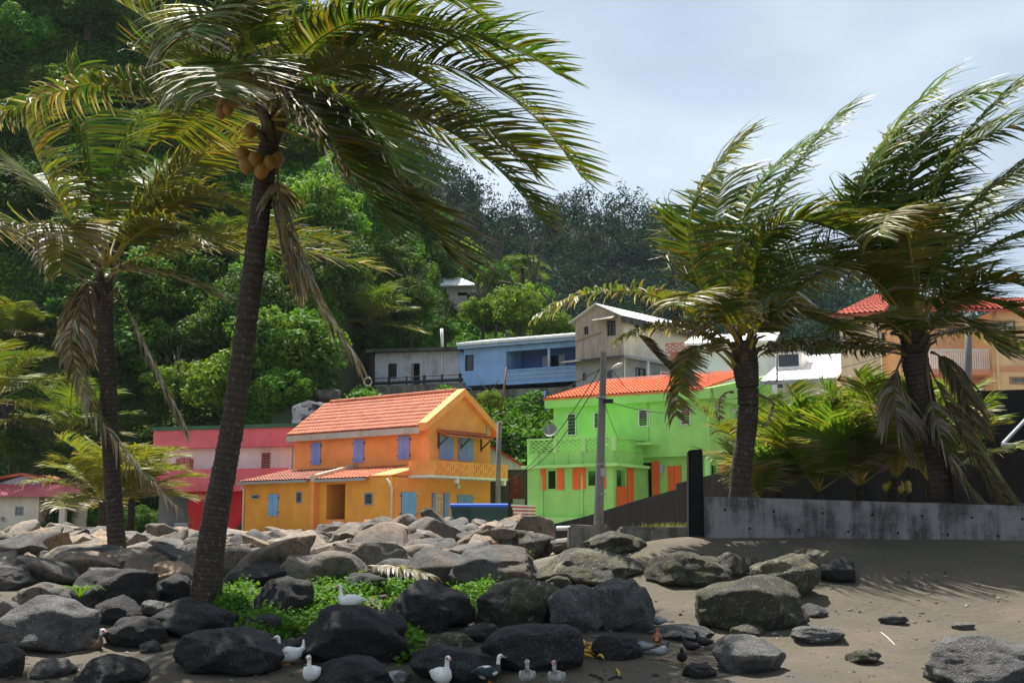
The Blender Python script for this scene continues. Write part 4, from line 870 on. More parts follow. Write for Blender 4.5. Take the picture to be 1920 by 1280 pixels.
stone_block('broken_slab', 'broken rough concrete slab lying beside the utility pole', slabpx(1066, 1142, 984, 1004, 24, .5), CON, 'slab')
tw = empty('terrace_wall', (12, 33, 1), 'black stained terrace wall behind the young palms', 'wall'); mb = MB(); a, b = at(1700, 850, 31.5), at(2100, 846, 29.5); mb.hexa([(a.x, a.y, 1), (b.x, b.y, 1), (b.x, b.y + .3, 1), (a.x, a.y + .3, 1), a, b, (b.x, b.y + .3, b.z), (a.x, a.y + .3, a.z)])
a, b = at(1420, 868, 31), at(1699, 855, 31.4); mb.hexa([(a.x, a.y, 1), (b.x, b.y, 1), (b.x, b.y + .3, 1), (a.x, a.y + .3, 1), a, b, (b.x, b.y + .3, b.z), (a.x, a.y + .3, a.z)]); mb.build('wall_panel', BLK, tw)
uwl = empty('upper_terrace_wall', (16, 38, 3), 'tall black mouldy wall below the tan apartment house', 'wall'); mb = MB(); a, b = at(1824, 733, 37), at(2150, 722, 35); mb.hexa([(a.x, a.y, 2), (b.x, b.y, 2), (b.x, b.y + .3, 2), (a.x, a.y + .3, 2), a, b, (b.x, b.y + .3, b.z), (a.x, a.y + .3, a.z)]); mb.build('wall_panel', BLK, uwl)
mb = MB(); a = at(1822, 726, 37); mb.box((a.x - .2, a.y - .1, 2), (a.x + .02, a.y + .32, a.z + .05)); mb.build('pier', BLK, uwl)
sheet('terrace_ground', frange(at(1700, 850, 31.5).x, 26, 1.5), frange(31.6, 37.5, 1), lambda x, y: 3.72 - .1 + .08 * nz(x, y), soil_mat('rubble_soil', (.08, .07, .05), (.05, .045, .04), (.12, .11, .09)), 'rubble ledge between the black walls')
for i, (x0, y0, x1, y1, lab) in enumerate(((1878, 834, 1950, 834, 'grey metal pipe lying level on the rubble ledge'), (1880, 832, 1965, 742, 'grey metal pipe slanting up the black wall'))):
    mb = MB(); mb.tube([at(x0, y0, 33 + i * .2), at(x1, y1, 33 + i * 1.6)], .05, 8); tag(mb.build('metal_pipe', METAL()), lab, 'pipe')

# ================================================================ STREET FURNITURE
lp = empty('street_lamp', at(1122, 985, 30), 'tall grey concrete utility pole carrying a street lamp', 'street lamp')
POL = stained_concrete('pole_concrete', (.20, .19, .175), (.09, .085, .08), (.4, .55))
pb, ptp = at(1122, 985, 30), at(1132, 660, 30); mb = MB(); 
path = [pb.lerp(ptp, k / 8) for k in range(9)]; mb.tube([path[0] - Vector((0, 0, .4))] + path, [.115] + [lerp(.115, .075, k / 8) for k in range(9)], 8); mb.build('pole', POL, lp)
mb = MB(); mb.tube([at(1132, 703, 30), at(1140, 694, 29.9), at(1152, 689, 29.8)], .018, 6); mb.build('lamp_arm', METAL(), lp)
mb = MB(); a, b = at(1147, 690, 29.8), at(1167, 681, 29.7); mb.tube([a, a.lerp(b, .3), a.lerp(b, .75), b], [.03, .07, .075, .03], 10, flat=.55); mb.build('lamp_head', plain('lamp_white', (.6, .6, .58), .4), lp, smooth=True)
mb = MB(); q = at(1140, 752, 29.9); mb.box((q.x - .12, q.y - .05, q.z - .05), (q.x + .12, q.y + .05, q.z + .05)); mb.build('cable_clamp', IRON(), lp)
mb = MB(); q = at(1131, 885, 29.85); mb.box((q.x - .06, q.y - .06, q.z - .09), (q.x + .06, q.y + .06, q.z + .09)); mb.build('junction_box', plain('box_grey', (.4, .4, .4), .5), lp)
for zz in (745, 870, 926):
    q = at(1127, zz, 30); mb = MB(); mb.tube([(q.x, q.y, q.z - .02), (q.x, q.y, q.z + .02)], .118, 10); mb.build('steel_band', METAL(), lp)
def pole(name, label, x0, y0, x1, y1, Y, r, mat, cat='pole'):
    mb = MB(); a, b = at(x0, y0, Y), at(x1, y1, Y); mb.tube([a, a.lerp(b, .5), b], [r, r * .92, r * .82], 8); return tag(mb.build(name, mat, smooth=True), label, cat)
pole('utility_pole', 'grey round utility pole in front of the tan apartment house', 1814, 800, 1816, 588, 40, .13, POL)
pole('utility_pole', 'thin grey pole between the orange house and the shack', 933, 975, 936, 790, 63, .13, POL); pole('thin_post', 'thin rusty post on the bank below the blue house', 939, 775, 950, 688, 79, .07, plain('rust', (.2, .12, .08), .8), 'post')
pole('blue_post', 'blue painted post beside the green house roof', 1024, 770, 1022, 733, 68, .08, paint('post_blue', (.06, .16, .42), .2), 'post')
pole('roof_mast', 'thin metal mast standing on the tiled roof of the green house', 1329, 733, 1329, 690, 61, .03, METAL(), 'mast'); pole('roof_mast', 'thin metal mast in front of the white sheet roof', 1457, 715, 1457, 660, 60, .04, IRON(), 'mast')
def wire(label, pts, sag, r=.014):
    ps = [at(*p) for p in pts]; path = []
    for a, b in zip(ps, ps[1:]):
        for k in range(12):
            t = k / 12; path.append(a.lerp(b, t) - Vector((0, 0, sag * 4 * t * (1 - t))))
    path.append(ps[-1]); mb = MB(); mb.tube(path, r, 5); tag(mb.build('overhead_wire', plain('cable_black', (.012, .012, .012), .6)), label, 'wire', 'overhead wires')
wire('overhead wire from the street lamp pole down to the orange balcony', [(1129, 686, 30), (950, 900, 63)], .5)
wire('thick overhead wire from the timber house past the pole to the bank', [(1128, 690, 30), (960, 760, 66), (925, 775, 66)], .2, .016)
wire('overhead wire from the pole down past the green terrace', [(1130, 700, 30), (990, 880, 56)], .4)
wire('overhead wire from the lamp pole to the green house eave', [(1140, 752, 29.9), (1331, 752, 59.8)], .4, .012); wire('overhead wire from the lamp arm over the green tiled roof', [(1146, 690, 29.9), (1200, 740, 59)], .2, .012)
wire('overhead wire crossing behind the palms towards the tan house', [(1331, 745, 59.5), (1457, 700, 60), (1815, 600, 40)], .5, .014); wire('overhead wire from the lamp pole along the green wall', [(1131, 750, 30), (1160, 820, 57)], .1, .01)
# bins
def container(label, x0, x1, Y):
    a, b = at(x0, 986, Y), at(x1, 986, Y); zt = at(x0, 950, Y).z; w = b.x - a.x; zb0 = ground_z(a.x, Y) + .1; r = empty('wheeled_bin', (a.x, Y, zb0), label, 'bin', 'wheeled bins by the orange house')
    mb = MB(); k = .06; mb.hexa([(a.x + k, Y + k, zb0 + .1), (b.x - k, Y + k, zb0 + .1), (b.x - k, Y + .8 - k, zb0 + .1), (a.x + k, Y + .8 - k, zb0 + .1), (a.x, Y, zt), (b.x, Y, zt), (b.x, Y + .8, zt), (a.x, Y + .8, zt)]); mb.build('body', plain('bin_green', (.012, .055, .05), .45), r)
    mb = MB(); mb.box((a.x - .03, Y - .03, zt - .1), (b.x + .03, Y, zt)); mb.build('rim', plain('bin_rim', (.02, .07, .06), .45), r)
    mb = MB(); n = 8; vs = []
    for i in range(n + 1):
        y = Y - .06 + .94 * i / n; z = zt + .005 + .14 * math.sin(math.pi * (i / n * .8 + .1)); vs += [(a.x - .05, y, z), (b.x + .05, y, z)]
    mb.add(vs, [(2 * i, 2 * i + 1, 2 * i + 3, 2 * i + 2) for i in range(n)] + [tuple(range(0, 2 * n + 2, 2)), tuple(range(1, 2 * n + 2, 2))]); mb.box((a.x - .05, Y - .07, zt + .0), (b.x + .05, Y - .05, zt + .09)); mb.build('lid', plain('bin_blue', (.02, .10, .62), .35), r)
    for x in (a.x + .15, b.x - .15):
        mb = MB(); mb.tube([(x - .04, Y + .15, zb0 + .0), (x + .04, Y + .15, zb0)], .1, 12); mb.build('wheel', IRON(), r)
container('dark green wheeled bin with blue lid, narrow end towards the orange house', 846, 884, 50.6); container('wide dark green wheeled bin with blue lid beside the striped boat', 882, 950, 49.6)
# potted plant
pp = empty('potted_plant', at(803, 978, 60), 'leafy plant in a dark blue pot on a ledge by the orange house', 'plant'); c = at(803, 974, 61); mb = MB(); mb.tube([c - Vector((0, 0, .05)), c + Vector((0, 0, .05)), c + Vector((0, 0, .38))], [.16, .18, .25], 12); mb.build('pot', plain('pot_blue', (.02, .025, .07), .4), pp)
mb = MB(); mb.box((c.x - .7, c.y - .4, .9), (c.x + 1.0, c.y + .4, c.z - .06)); tag(mb.build('plant_ledge', OR), 'orange masonry ledge carrying the potted plant', 'ledge')
# satellite dish, tarp, boat
ds = empty('satellite_dish', at(1033, 822, 62), 'grey satellite dish beside the green house terrace', 'satellite dish'); c = at(1033, 808, 62); mb = MB(); vs = [c + Vector((0, .02, 0))]; fs = []
nrm = Vector((-.35, -.85, .4)).normalized(); ax = nrm.cross(Vector((0, 0, 1))).normalized(); ay = ax.cross(nrm)
for r in (1, 2, 3):
    for k in range(20): a = k * math.pi / 10; vs.append(c + (ax * math.cos(a) + ay * math.sin(a)) * (.11 * r) * 1.05 + nrm * (.012 * r * r))
fs = [(0, 1 + k, 1 + (k + 1) % 20) for k in range(20)] + [(1 + 20 * r + k, 1 + 20 * r + (k + 1) % 20, 21 + 20 * r + (k + 1) % 20, 21 + 20 * r + k) for r in (0, 1) for k in range(20)]
mb.add(vs, fs); d_ = mb.build('reflector', plain('dish_grey', (.17, .165, .165), .6), ds); sm = d_.modifiers.new('solid', 'SOLIDIFY'); sm.thickness = .015
mb = MB(); mb.tube([c + nrm * .05 - ay * .3, c + nrm * .4], .015, 6); mb.box(tuple(c + nrm * .4 - Vector((.04, .04, .04))), tuple(c + nrm * .4 + Vector((.04, .04, .04)))); mb.build('feed_arm', METAL(), ds); mb = MB(); mb.tube([c - nrm * .03, c + Vector((0, .15, -.2)), c + Vector((0, .15, -.75))], .03, 6); mb.build('mount', METAL(), ds)
mb = MB(); P_ = [(548, 790), (560, 758), (585, 747), (622, 750), (612, 765), (575, 792)]; nx_, ny_ = 10, 8; vs = []
for j in range(ny_ + 1):
    for i in range(nx_ + 1):
        x = 548 + 75 * i / nx_ + 5 * nz(i * .5, j * .7, 1); y = 752 + 42 * j / ny_ + 16 * (1 - math.sin(math.pi * (i / nx_ * .8 + .1))) + 6 * nz(i * .6, j * .5, 2); q = at(x, y, 77.6 - j * .25 + .9 * nz(i * .9, j * .45, 4)); vs.append(q)
mb.add(vs, [(j * (nx_ + 1) + i, j * (nx_ + 1) + i + 1, (j + 1) * (nx_ + 1) + i + 1, (j + 1) * (nx_ + 1) + i) for j in range(ny_) for i in range(nx_)]); o = mb.build('tarpaulin', paint('tarp_grey', (.05, .055, .07), .6, .95), smooth=True); o.modifiers.new('solid', 'SOLIDIFY').thickness = .03; tag(o, 'crumpled grey tarpaulin on the bank behind the orange house', 'tarpaulin')
bo = empty('striped_boat', at(970, 975, 56), 'red and white striped boat bow between the bins and green house', 'boat'); n = 8
for k in range(n):
    mb = MB(); pa, pb2 = [], []
    for j in range(9):
        t = j / 8; x = lerp(954, 1000, t); bow = (1 - t) ** 2
        y0_, y1_ = lerp(947 - 2 * (1 - t), 972, k / n) , lerp(947 - 2 * (1 - t), 972, (k + 1) / n) - .4; d = 1.2 * (1 - t) ** 1.5 + .25 * k / n * 2
        cxs = 4 + 10 * bow * (k / n); pa.append(at(x + cxs, y0_, 56 + d)); pb2.append(at(x + cxs, y1_, 56 + d + .05))
    vs = [p for q in zip(pa, pb2) for p in q]; vs += [p + Vector((0, .05, 0)) for p in vs]; m_ = 18
    fs = [(2 * j, 2 * j + 2, 2 * j + 3, 2 * j + 1) for j in range(8)] + [(m_ + 2 * j, m_ + 2 * j + 1, m_ + 2 * j + 3, m_ + 2 * j + 2) for j in range(8)] + [(2 * j, m_ + 2 * j, m_ + 2 * j + 2, 2 * j + 2) for j in range(8)] + [(2 * j + 1, 2 * j + 3, m_ + 2 * j + 3, m_ + 2 * j + 1) for j in range(8)]
    mb.add(vs, fs); mb.build('strake', WHITE() if k % 2 == 0 else plain('boat_red', (.42, .04, .05), .5), bo)
mb = MB(); mb.tube([at(1045, 990, 24.6), at(1092, 989, 24.2)], .045, 10); tag(mb.build('plastic_pipe', plain('pvc', (.62, .64, .66), .4)), 'pale plastic pipe lying beside the broken slab', 'pipe')
# ================================================================ ROCKS
BAS = rock_mat('dark_basalt', (.011, .011, .012), (.036, .035, .034), (.13, .125, .115), None, .3)
BRN = rock_mat('mossy_basalt', (.03, .027, .022), (.085, .074, .06), (.32, .31, .25), (.085, .082, .024), .9)
GRE = rock_mat('grey_stone', (.05, .05, .05), (.12, .116, .11), (.26, .25, .23), None, .4)
RIP = rock_mat('quarry_stone', (.11, .095, .08), (.30, .26, .21), (.40, .36, .30), None, .5, warm=(.38, .25, .15))
RIP2 = rock_mat('grey_quarry_stone', (.05, .05, .05), (.16, .155, .145), (.28, .26, .22), None, .5, warm=(.18, .14, .10))
def rock_mesh(name, seed, mat, sub=4, cuts=3, cutr=(.72, .95), lump=.2, soft=.5):
    rnd = random.Random(seed); bm = bmesh.new(); bmesh.ops.create_icosphere(bm, subdivisions=sub, radius=1)
    pl_ = []
    for _ in range(cuts):
        d = Vector((rnd.gauss(0, 1), rnd.gauss(0, 1), rnd.gauss(0, .8))).normalized(); pl_.append((d, rnd.uniform(*cutr)))
    off = Vector((rnd.uniform(-50, 50), rnd.uniform(-50, 50), rnd.uniform(-50, 50)))
    for v in bm.verts:
        p = v.co.normalized(); r = 1 + lump * mnoise.noise(p * 1.1 + off) + lump * .45 * mnoise.noise(p * 2.3 + off)
        q = p * r
        for d, k in pl_:
            e = q.dot(d) - k
            if e > 0: q -= d * e * (1 - .12 * soft)
        q += p * (.045 * mnoise.noise(q * 3.4 + off) + .024 * mnoise.noise(q * 9 + off) + .007 * mnoise.noise(q * 26 + off))
        v.co = q
    lo = Vector([min(v.co[i] for v in bm.verts) for i in range(3)]); hi = Vector([max(v.co[i] for v in bm.verts) for i in range(3)])
    for v in bm.verts: v.co = Vector([(v.co[i] - lo[i]) / (hi[i] - lo[i]) * 2 - 1 for i in range(3)])
    me = bpy.data.meshes.new(name); bm.to_mesh(me); bm.free(); me.polygons.foreach_set('use_smooth', [True] * len(me.polygons)); me.materials.append(mat); return me
BOULDERS = []
def boulder(x0, y0, x1, y1, mat, label, seed, cuts=3, sink=.12, deep=.9, name='boulder', group=None, lump=.32, tilt=0):
    cx, cy, w, h = (x0 + x1) / 2, (y0 + y1) / 2, x1 - x0, y1 - y0
    g = ground_hit(cx, y1 - .1 * h); Y = g.y; rx = w / F * Y / 2; ry = rx * deep
    Yc = Y + ry * .7; k = Yc / Y; rx *= k; ry *= k
    zt_ = at(cx, y0, Yc - ry * .1).z; zb0 = min(at(cx, y1, Yc - ry * .7).z, ground_z(g.x, Yc - ry * .5)); rz = (zt_ - zb0) / 2 * (1 + sink)
    o = bpy.data.objects.new(name, rock_mesh(name, seed, mat, 5 if w > 90 else 4, cuts + 3, (.66, .96), lump=lump, soft=.3)); col.objects.link(o)
    o.location = (at(cx, cy, Yc).x, Yc, zt_ - rz); o.scale = (rx * 1.04, ry, rz); o.rotation_euler = (0, math.radians(tilt), 0)
    tag(o, label, 'boulder', group or 'boulders on the beach'); BOULDERS.append((o.location.copy(), rx, ry, rz)); return o
DK = 'dark rounded boulder among the creeping plants and sand'
BR = 'lichen speckled brown boulder at the edge of the sand'
SM = 'small dark stone wedged between larger boulders'
rocks = [
 (735, 1085, 887, 1197, BAS, 'broad dark boulder ringed by bright green creeping plants', 1, 4), (893, 1083, 1052, 1192, BRN, 'round speckled boulder beside the ringed dark boulder', 2, 2),
 (908, 1167, 1088, 1268, BAS, 'smooth dark boulder behind the black and white duck', 3, 2), (1028, 1095, 1135, 1200, GRE, 'grey boulder with hollowed face, joined to its blocky neighbour', 4, 3),
 (1115, 1083, 1226, 1198, GRE, 'blocky grey boulder with a raised corner', 5, 5), (560, 1130, 775, 1262, BAS, 'long ridged boulder on which the resting white duck lies', 6, 4),
 (583, 1228, 740, 1310, BAS, 'dark humped boulder beside the preening duck', 7, 2), (775, 1208, 935, 1290, BAS, 'dark boulder with a white streak behind the standing white duck', 8, 4),
 (770, 1184, 885, 1222, BRN, 'low brown slab of rock above the white streaked boulder', 9, 4), (872, 1166, 940, 1212, BAS, SM, 10, 3), (475, 1080, 585, 1172, BAS, 'dark egg shaped boulder in the green plants', 11, 2),
 (588, 1114, 622, 1142, BAS, SM, 12, 3), (640, 1073, 728, 1118, BAS, 'dark pointed rock with a white bird streak', 13, 6), (285, 1119, 445, 1203, BAS, 'wide flat topped black boulder below the leaning palm', 14, 4),
 (330, 1176, 528, 1278, BAS, 'large black boulder with rounded shoulder beside the standing white duck', 15, 4), (138, 1226, 272, 1300, BAS, 'black block of rock with a yellow lichen spot', 16, 5),
 (-5, 1115, 182, 1236, GRE, 'large pale grey boulder behind the brown duck', 17, 6), (138, 1064, 292, 1152, BAS, 'black angular boulder at the foot of the slim palm', 18, 5), (177, 1114, 264, 1180, BAS, 'black boulder with pale cracked top', 19, 5),
 (195, 1154, 316, 1222, BAS, 'black sloping boulder beside the brown duck', 20, 5), (286, 1074, 360, 1132, BAS, 'dark angular rock between the two palm trunks', 21, 5), (262, 1124, 312, 1162, GRE, SM, 22, 3), (452, 1150, 532, 1198, BAS, 'low dark boulder behind the standing white duck', 23, 3),
 (-25, 1204, 46, 1280, BAS, 'black boulder in front of the pale grey boulder', 24, 4), (28, 1090, 138, 1152, RIP2, 'brown weathered boulder behind the pale grey boulder', 25, 5), (-12, 1122, 40, 1172, RIP2, SM, 26, 4), (262, 1200, 305, 1226, BAS, SM, 27, 3),
 (1110, 1188, 1204, 1244, BAS, 'dome shaped dark boulder next to the bananas', 28, 2), (1010, 1026, 1206, 1106, BRN, 'long brown rounded boulder below the broken slab', 29, 2), (1096, 994, 1210, 1046, BRN, 'mossy boulder against the low kerb', 30, 3),
 (895, 988, 1036, 1062, BRN, 'tall rounded brown boulder at the top of the rock bank', 31, 2), (843, 1020, 1006, 1112, RIP2, 'large weathered boulder with undercut front', 32, 5), (1213, 1032, 1364, 1108, BRN, 'white speckled boulder at the foot of the kerb', 33, 3),
 (1338, 1034, 1402, 1090, BRN, 'mossy dark boulder wedged behind the speckled one', 34, 3), (1412, 1036, 1538, 1134, BRN, 'mossy boulder crossed by frond shadow', 35, 3), (1308, 1076, 1512, 1194, BRN, 'biggest speckled boulder resting on the sand slope', 36, 4),
 (1520, 1045, 1608, 1098, BAS, 'oval dark boulder alone below the sea wall', 37, 2), (1500, 1130, 1552, 1162, GRE, SM, 38, 3), (1486, 1172, 1580, 1212, GRE, 'low flat grey stone half buried beside the biggest boulder', 39, 4), (1340, 1189, 1470, 1274, GRE, 'grey split boulder near the black pigeons', 40, 6),
 (1588, 1217, 1652, 1250, BRN, 'small pale rounded stone alone on the sand', 41, 2), (1645, 1150, 1702, 1172, GRE, 'flat stone buried in the open sand', 42, 2), (1786, 1166, 1826, 1182, GRE, SM, 43, 2), (1738, 1187, 1960, 1300, GRE, 'large grey furrowed outcrop in the corner of the sand', 44, 4),
 (1212, 1170, 1338, 1204, GRE, 'long low stone behind the pigeons', 45, 3), (1280, 1241, 1342, 1276, BAS, 'small dark half buried stone among the pigeons', 46, 2), (1370, 1168, 1432, 1198, BRN, SM, 47, 4), (1022, 1078, 1078, 1108, BRN, SM, 48, 2),
 (1086, 1026, 1136, 1052, RIP2, SM, 49, 4), (1030, 1010, 1075, 1040, RIP2, SM, 50, 4), (430, 1055, 560, 1105, BAS, 'black long rock behind the leaning palm', 51, 5), (555, 1050, 690, 1104, RIP2, 'dark craggy rock with overhanging lip', 52, 6), (-30, 1058, 70, 1112, RIP2, 'dark weathered rock at the edge of the rock bank', 53, 5),
 (1318, 1060, 1352, 1088, BRN, SM, 54, 3), (1392, 1045, 1425, 1075, BRN, SM, 55, 3), (60, 1235, 140, 1275, GRE, 'low grey stone flush with the sand beside the black block', 56, 2), (520, 1195, 570, 1226, BRN, SM, 57, 3), (350, 1085, 380, 1110, BAS, SM, 58, 3), (790, 1225, 830, 1250, BAS, SM, 59, 3)]
for r in rocks: boulder(*r[:7], cuts=r[7], group='small stones between the boulders' if r[5] == SM else None)
# quarry-stone bank: many blocks, one look
protos = [rock_mesh('quarry_stone', 500 + k, RIP if k % 3 else RIP2, 4, 15, (.45, .85), .45, .1) for k in range(16)]
rnd = random.Random(77); made = []
def quarry(x, Y, s, dz=0):
    o = bpy.data.objects.new('quarry_stone', rnd.choice(protos)); col.objects.link(o)
    o.scale = (s * rnd.uniform(.85, 1.5), s * rnd.uniform(.8, 1.2), s * rnd.uniform(.5, .75)); o.rotation_euler = (rnd.uniform(-.35, .35), rnd.uniform(-.35, .35), rnd.uniform(0, 6.28)); o.location = (x, Y, ground_z(x, Y) + .22 * s + dz)
    tag(o, 'angular tan and grey quarry stone in the rock bank', 'rock', 'quarry stones of the rock bank')
Y = 21.0
while Y < 50:
    step = lerp(.85, 1.7, (Y - 21) / 29); x0, x1 = at(-60, 1000, Y).x, at(1000 if Y > 26 else 900, 1000, Y).x; x = x0 + rnd.uniform(0, .8)
    while x < x1:
        pxx = 960 + x / Y * F; top = .16 * math.sin(max(0, min(1, (Y - 24) / 22)) * math.pi)
        if 640 < pxx < 1000: top += .30 * sstep(23, 30, Y)
        if Y < 45 or pxx < 440 or pxx > 640: quarry(x, Y + rnd.uniform(-.4, .4), rnd.uniform(.32, .78) * lerp(.85, 1.0, (Y - 21) / 29), top * rnd.uniform(.5, 1.1))
        x += rnd.uniform(.8, 1.4) * lerp(.9, 1.3, (Y - 21) / 29)
    Y += step
# stony bed below the bank so no sand shows through
# ---------------------------------------------------------------- creeping plants (nobody could count them)
def leaf_quads(C, Dn, S, rng, ratio=.5, fold=.0):
    """C centres (n,3), Dn normals (n,3), S sizes -> quads"""
    n = len(C); A = rng.normal(size=(n, 3)); T = np.cross(Dn, A); T /= np.linalg.norm(T, axis=1, keepdims=True) + 1e-9; B = np.cross(Dn, T)
    T = T * S[:, None]; B = B * (S * ratio)[:, None]
    return np.stack([C - T, C - T * .1 + B, C + T, C - T * .1 - B], 1).reshape(-1, 3)
rng = np.random.default_rng(5)
def plants_region(polys, n, hmax):
    pts = []
    for (cx, cy, rx, ry, w) in polys:
        k = int(n * w)
        for _ in range(k):
            a = rng.uniform(0, 6.28); r = math.sqrt(rng.uniform()); px, py = cx + rx * r * math.cos(a), cy + ry * r * math.sin(a)
            g = ground_hit(px, py)
            if g.y < 30 and nz(g.x * 1.3, g.y * 1.3, 6) > -.32: pts.append((g.x, g.y, ground_z(g.x, g.y) + rng.uniform(.01, hmax) * (0.55 + .6 * nz(g.x * 2, g.y * 2, 8))))
    return np.array(pts)
pts = plants_region([(450, 1130, 45, 28, .10), (500, 1172, 70, 30, .16), (640, 1125, 65, 34, .17), (735, 1105, 60, 42, .17), (810, 1078, 75, 22, .14), (890, 1090, 45, 30, .10), (905, 1140, 25, 32, .05), (905, 1160, 15, 20, .02), (765, 1215, 25, 32, .05), (560, 1150, 40, 45, .08), (940, 1050, 60, 14, .05)], 9000, .26)
C = np.repeat(pts, 3, 0) + rng.normal(size=(len(pts) * 3, 3)) * np.array([.05, .05, .03]); Dn = rng.normal(size=C.shape) * .55 + np.array([0, -.15, 1]); Dn /= np.linalg.norm(Dn, axis=1, keepdims=True)
Vq = leaf_quads(C, Dn, rng.uniform(.022, .05, len(C)), rng, .62); cl = np.array([.075, .19, .018]) * rng.uniform(.6, 1.35, (len(C), 1)) + np.array([.05, .03, 0]) * (rng.uniform(size=(len(C), 1)) < .15)
LEAF = leaf_mat('leaf_green', .6, .4, spec=.12, vary=.0)
tag(quads_mesh('creeping_plants', Vq, np.repeat(cl, 4, 0), [LEAF]), 'bright green creeping plants spreading between the dark boulders', 'plants', kind='stuff')
# dry grass on the earth beside the houses and on the low kerb
gp = []
for (x0, x1, Y0, Y1, n, zoff, hh) in ((-16, -7, 47, 58, 5000, 0, .3), (-3, 1.5, 48, 56, 1500, 0, .25)):
    for _ in range(n): x, y = rng.uniform(x0, x1), rng.uniform(Y0, Y1); gp.append((x, y, ground_z(x, y), hh * rng.uniform(.5, 1.3)))
for _ in range(260):
    q = at(rng.normal(1255, 32), 986, rng.uniform(22.5, 23)); gp.append((q.x, q.y, q.z - .02, rng.uniform(.04, .1)))
gp = np.array(gp); b_ = gp[:, :3]; hgt = gp[:, 3:4]; wv = rng.normal(size=b_.shape) * np.array([1, 1, 0]); wv = wv / (np.linalg.norm(wv, axis=1, keepdims=True) + 1e-9) * hgt * .09; tip = b_ + np.concatenate([rng.normal(size=(len(b_), 2)) * hgt * .35 + np.array([.1, 0]) * hgt, hgt], 1)
Vq = np.stack([b_ - wv, b_ + wv, tip + wv * .2, tip - wv * .2], 1).reshape(-1, 3); cl = np.array([.20, .19, .06]) * rng.uniform(.5, 1.3, (len(b_), 1)) + np.array([-.08, .0, -.02]) * rng.uniform(size=(len(b_), 1))
tag(quads_mesh('dry_grass', Vq, np.repeat(cl, 4, 0), [LEAF]), 'short yellowing grass on the earth in front of the orange house', 'grass', kind='stuff')
# bananas and litter
ban = empty('banana_heap', ground_hit(1094, 1225), 'heap of overripe yellow bananas on the sand beside the domed boulder', 'bananas'); g0 = ground_hit(1094, 1225)
for k in range(20):
    x, y = g0.x + rnd.gauss(0, .085), g0.y + rnd.gauss(0, .16); a = rnd.uniform(0, 6.28); c = Vector((x, y, ground_z(x, y) + rnd.uniform(.02, .07))); path = [c + Vector((math.cos(a) * t * .09, math.sin(a) * t * .09, .03 * (1 - t * t))) for t in (-1, -.6, 0, .6, 1)]
    mb = MB(); mb.tube(path, [.006, .016, .02, .016, .006], 6); mb.build('banana', plain('banana_yellow', (.58, .36, .03), .6, var=.45, scale=30) if k % 4 else plain('banana_brown', (.25, .11, .02), .7), ban, smooth=True)
def stick(label, pts, r, mat, name='stick'):
    mb = MB(); ps = []
    for px, py in pts: g = ground_hit(px, py); ps.append(Vector((g.x, g.y, ground_z(g.x, g.y) + r * .8)))
    mb.tube(ps, r, 6); tag(mb.build(name, mat), label, 'stick')
stick('thin white twig lying on the open sand', [(1652, 1186), (1664, 1196), (1678, 1210)], .006, plain('bleached_twig', (.6, .57, .5), .8), 'twig')
for lab, q in (('dark curled strip of seaweed by the bananas', [(1105, 1266), (1118, 1270), (1130, 1276)]), ('dark dry leaf litter beside the grey ducks', [(1142, 1278), (1155, 1270), (1166, 1275)]), ('scrap of yellow peel on the sand below the pigeons', [(1156, 1258), (1160, 1262), (1161, 1268)])): stick(lab, q, .014, plain('dark_litter', (.02, .018, .015), .8) if 'yellow' not in lab else MATS['banana_yellow'], 'litter_scrap')

# loose pebbles and grit on the sand
rng = np.random.default_rng(91); mbp = MB()
for _ in range(1500):
    px, py = rng.uniform(0, 1920), rng.uniform(1030, 1280); g = ground_hit(px, py)
    if g.y > 21.6: continue
    r_ = .008 + .03 * rng.uniform() ** 4; a = rng.uniform(0, 6.28); sx_, sy_, sz_ = r_ * rng.uniform(.8, 1.6), r_ * rng.uniform(.8, 1.3), r_ * rng.uniform(.5, .9); c = Vector((g.x, g.y, ground_z(g.x, g.y) + sz_ * .3)); X1, X2 = Vector((math.cos(a), math.sin(a), 0)), Vector((-math.sin(a), math.cos(a), 0)); q = rng.choice((.04, .07, .12, .2, .42), p=(.3, .3, .2, .12, .08))
    mbp.add([c + X1 * sx_, c + X2 * sy_, c - X1 * sx_, c - X2 * sy_, c + Vector((0, 0, sz_)), c - Vector((0, 0, sz_))], [(0, 1, 4), (1, 2, 4), (2, 3, 4), (3, 0, 4), (1, 0, 5), (2, 1, 5), (3, 2, 5), (0, 3, 5)], 0, (q, q * .95, q * .88))
tag(mbp.build('pebbles', attr_mat('pebble', .8), recalc=False), 'small pebbles and shell grit scattered over the sand', 'pebbles', kind='stuff')
# ================================================================ PALMS
FRM = leaf_mat('palm_leaflet', .45, .36, (1.2, 1.15, .4), .24, vary=.1)
RAC = attr_mat('palm_midrib', .5, .4)
def trunk_mat():
    m, t, b = newmat('palm_bark'); v = world_vec(t); a = nd(t, 'ShaderNodeAttribute', attribute_name='col')
    k = mixc(t, noise(t, v, 4, 7, .7, (1, 1, 2.5)), (.028, .022, .018), (.11, .085, .065)); k = mixc(t, ramp(t, noise(t, v, 16, 5, .7), [(.56, 0), (.66, .6)]).outputs[0], k, (.27, .25, .22))
    k = mixc(t, 1.0, k, a.outputs['Color'], 'MULTIPLY'); t.links.new(k, b.inputs['Base Color']); b.inputs['Roughness'].default_value = .9; b.inputs['Specular IOR Level'].default_value = .2
    bump(t, b, noise(t, v, 40, 4), .6, .02); return m
BARK = trunk_mat()
WIND = Vector((1, .1, .02))
DRY = (np.array([.33, .27, .21]), np.array([.16, .11, .075]), np.array([.42, .39, .35]))
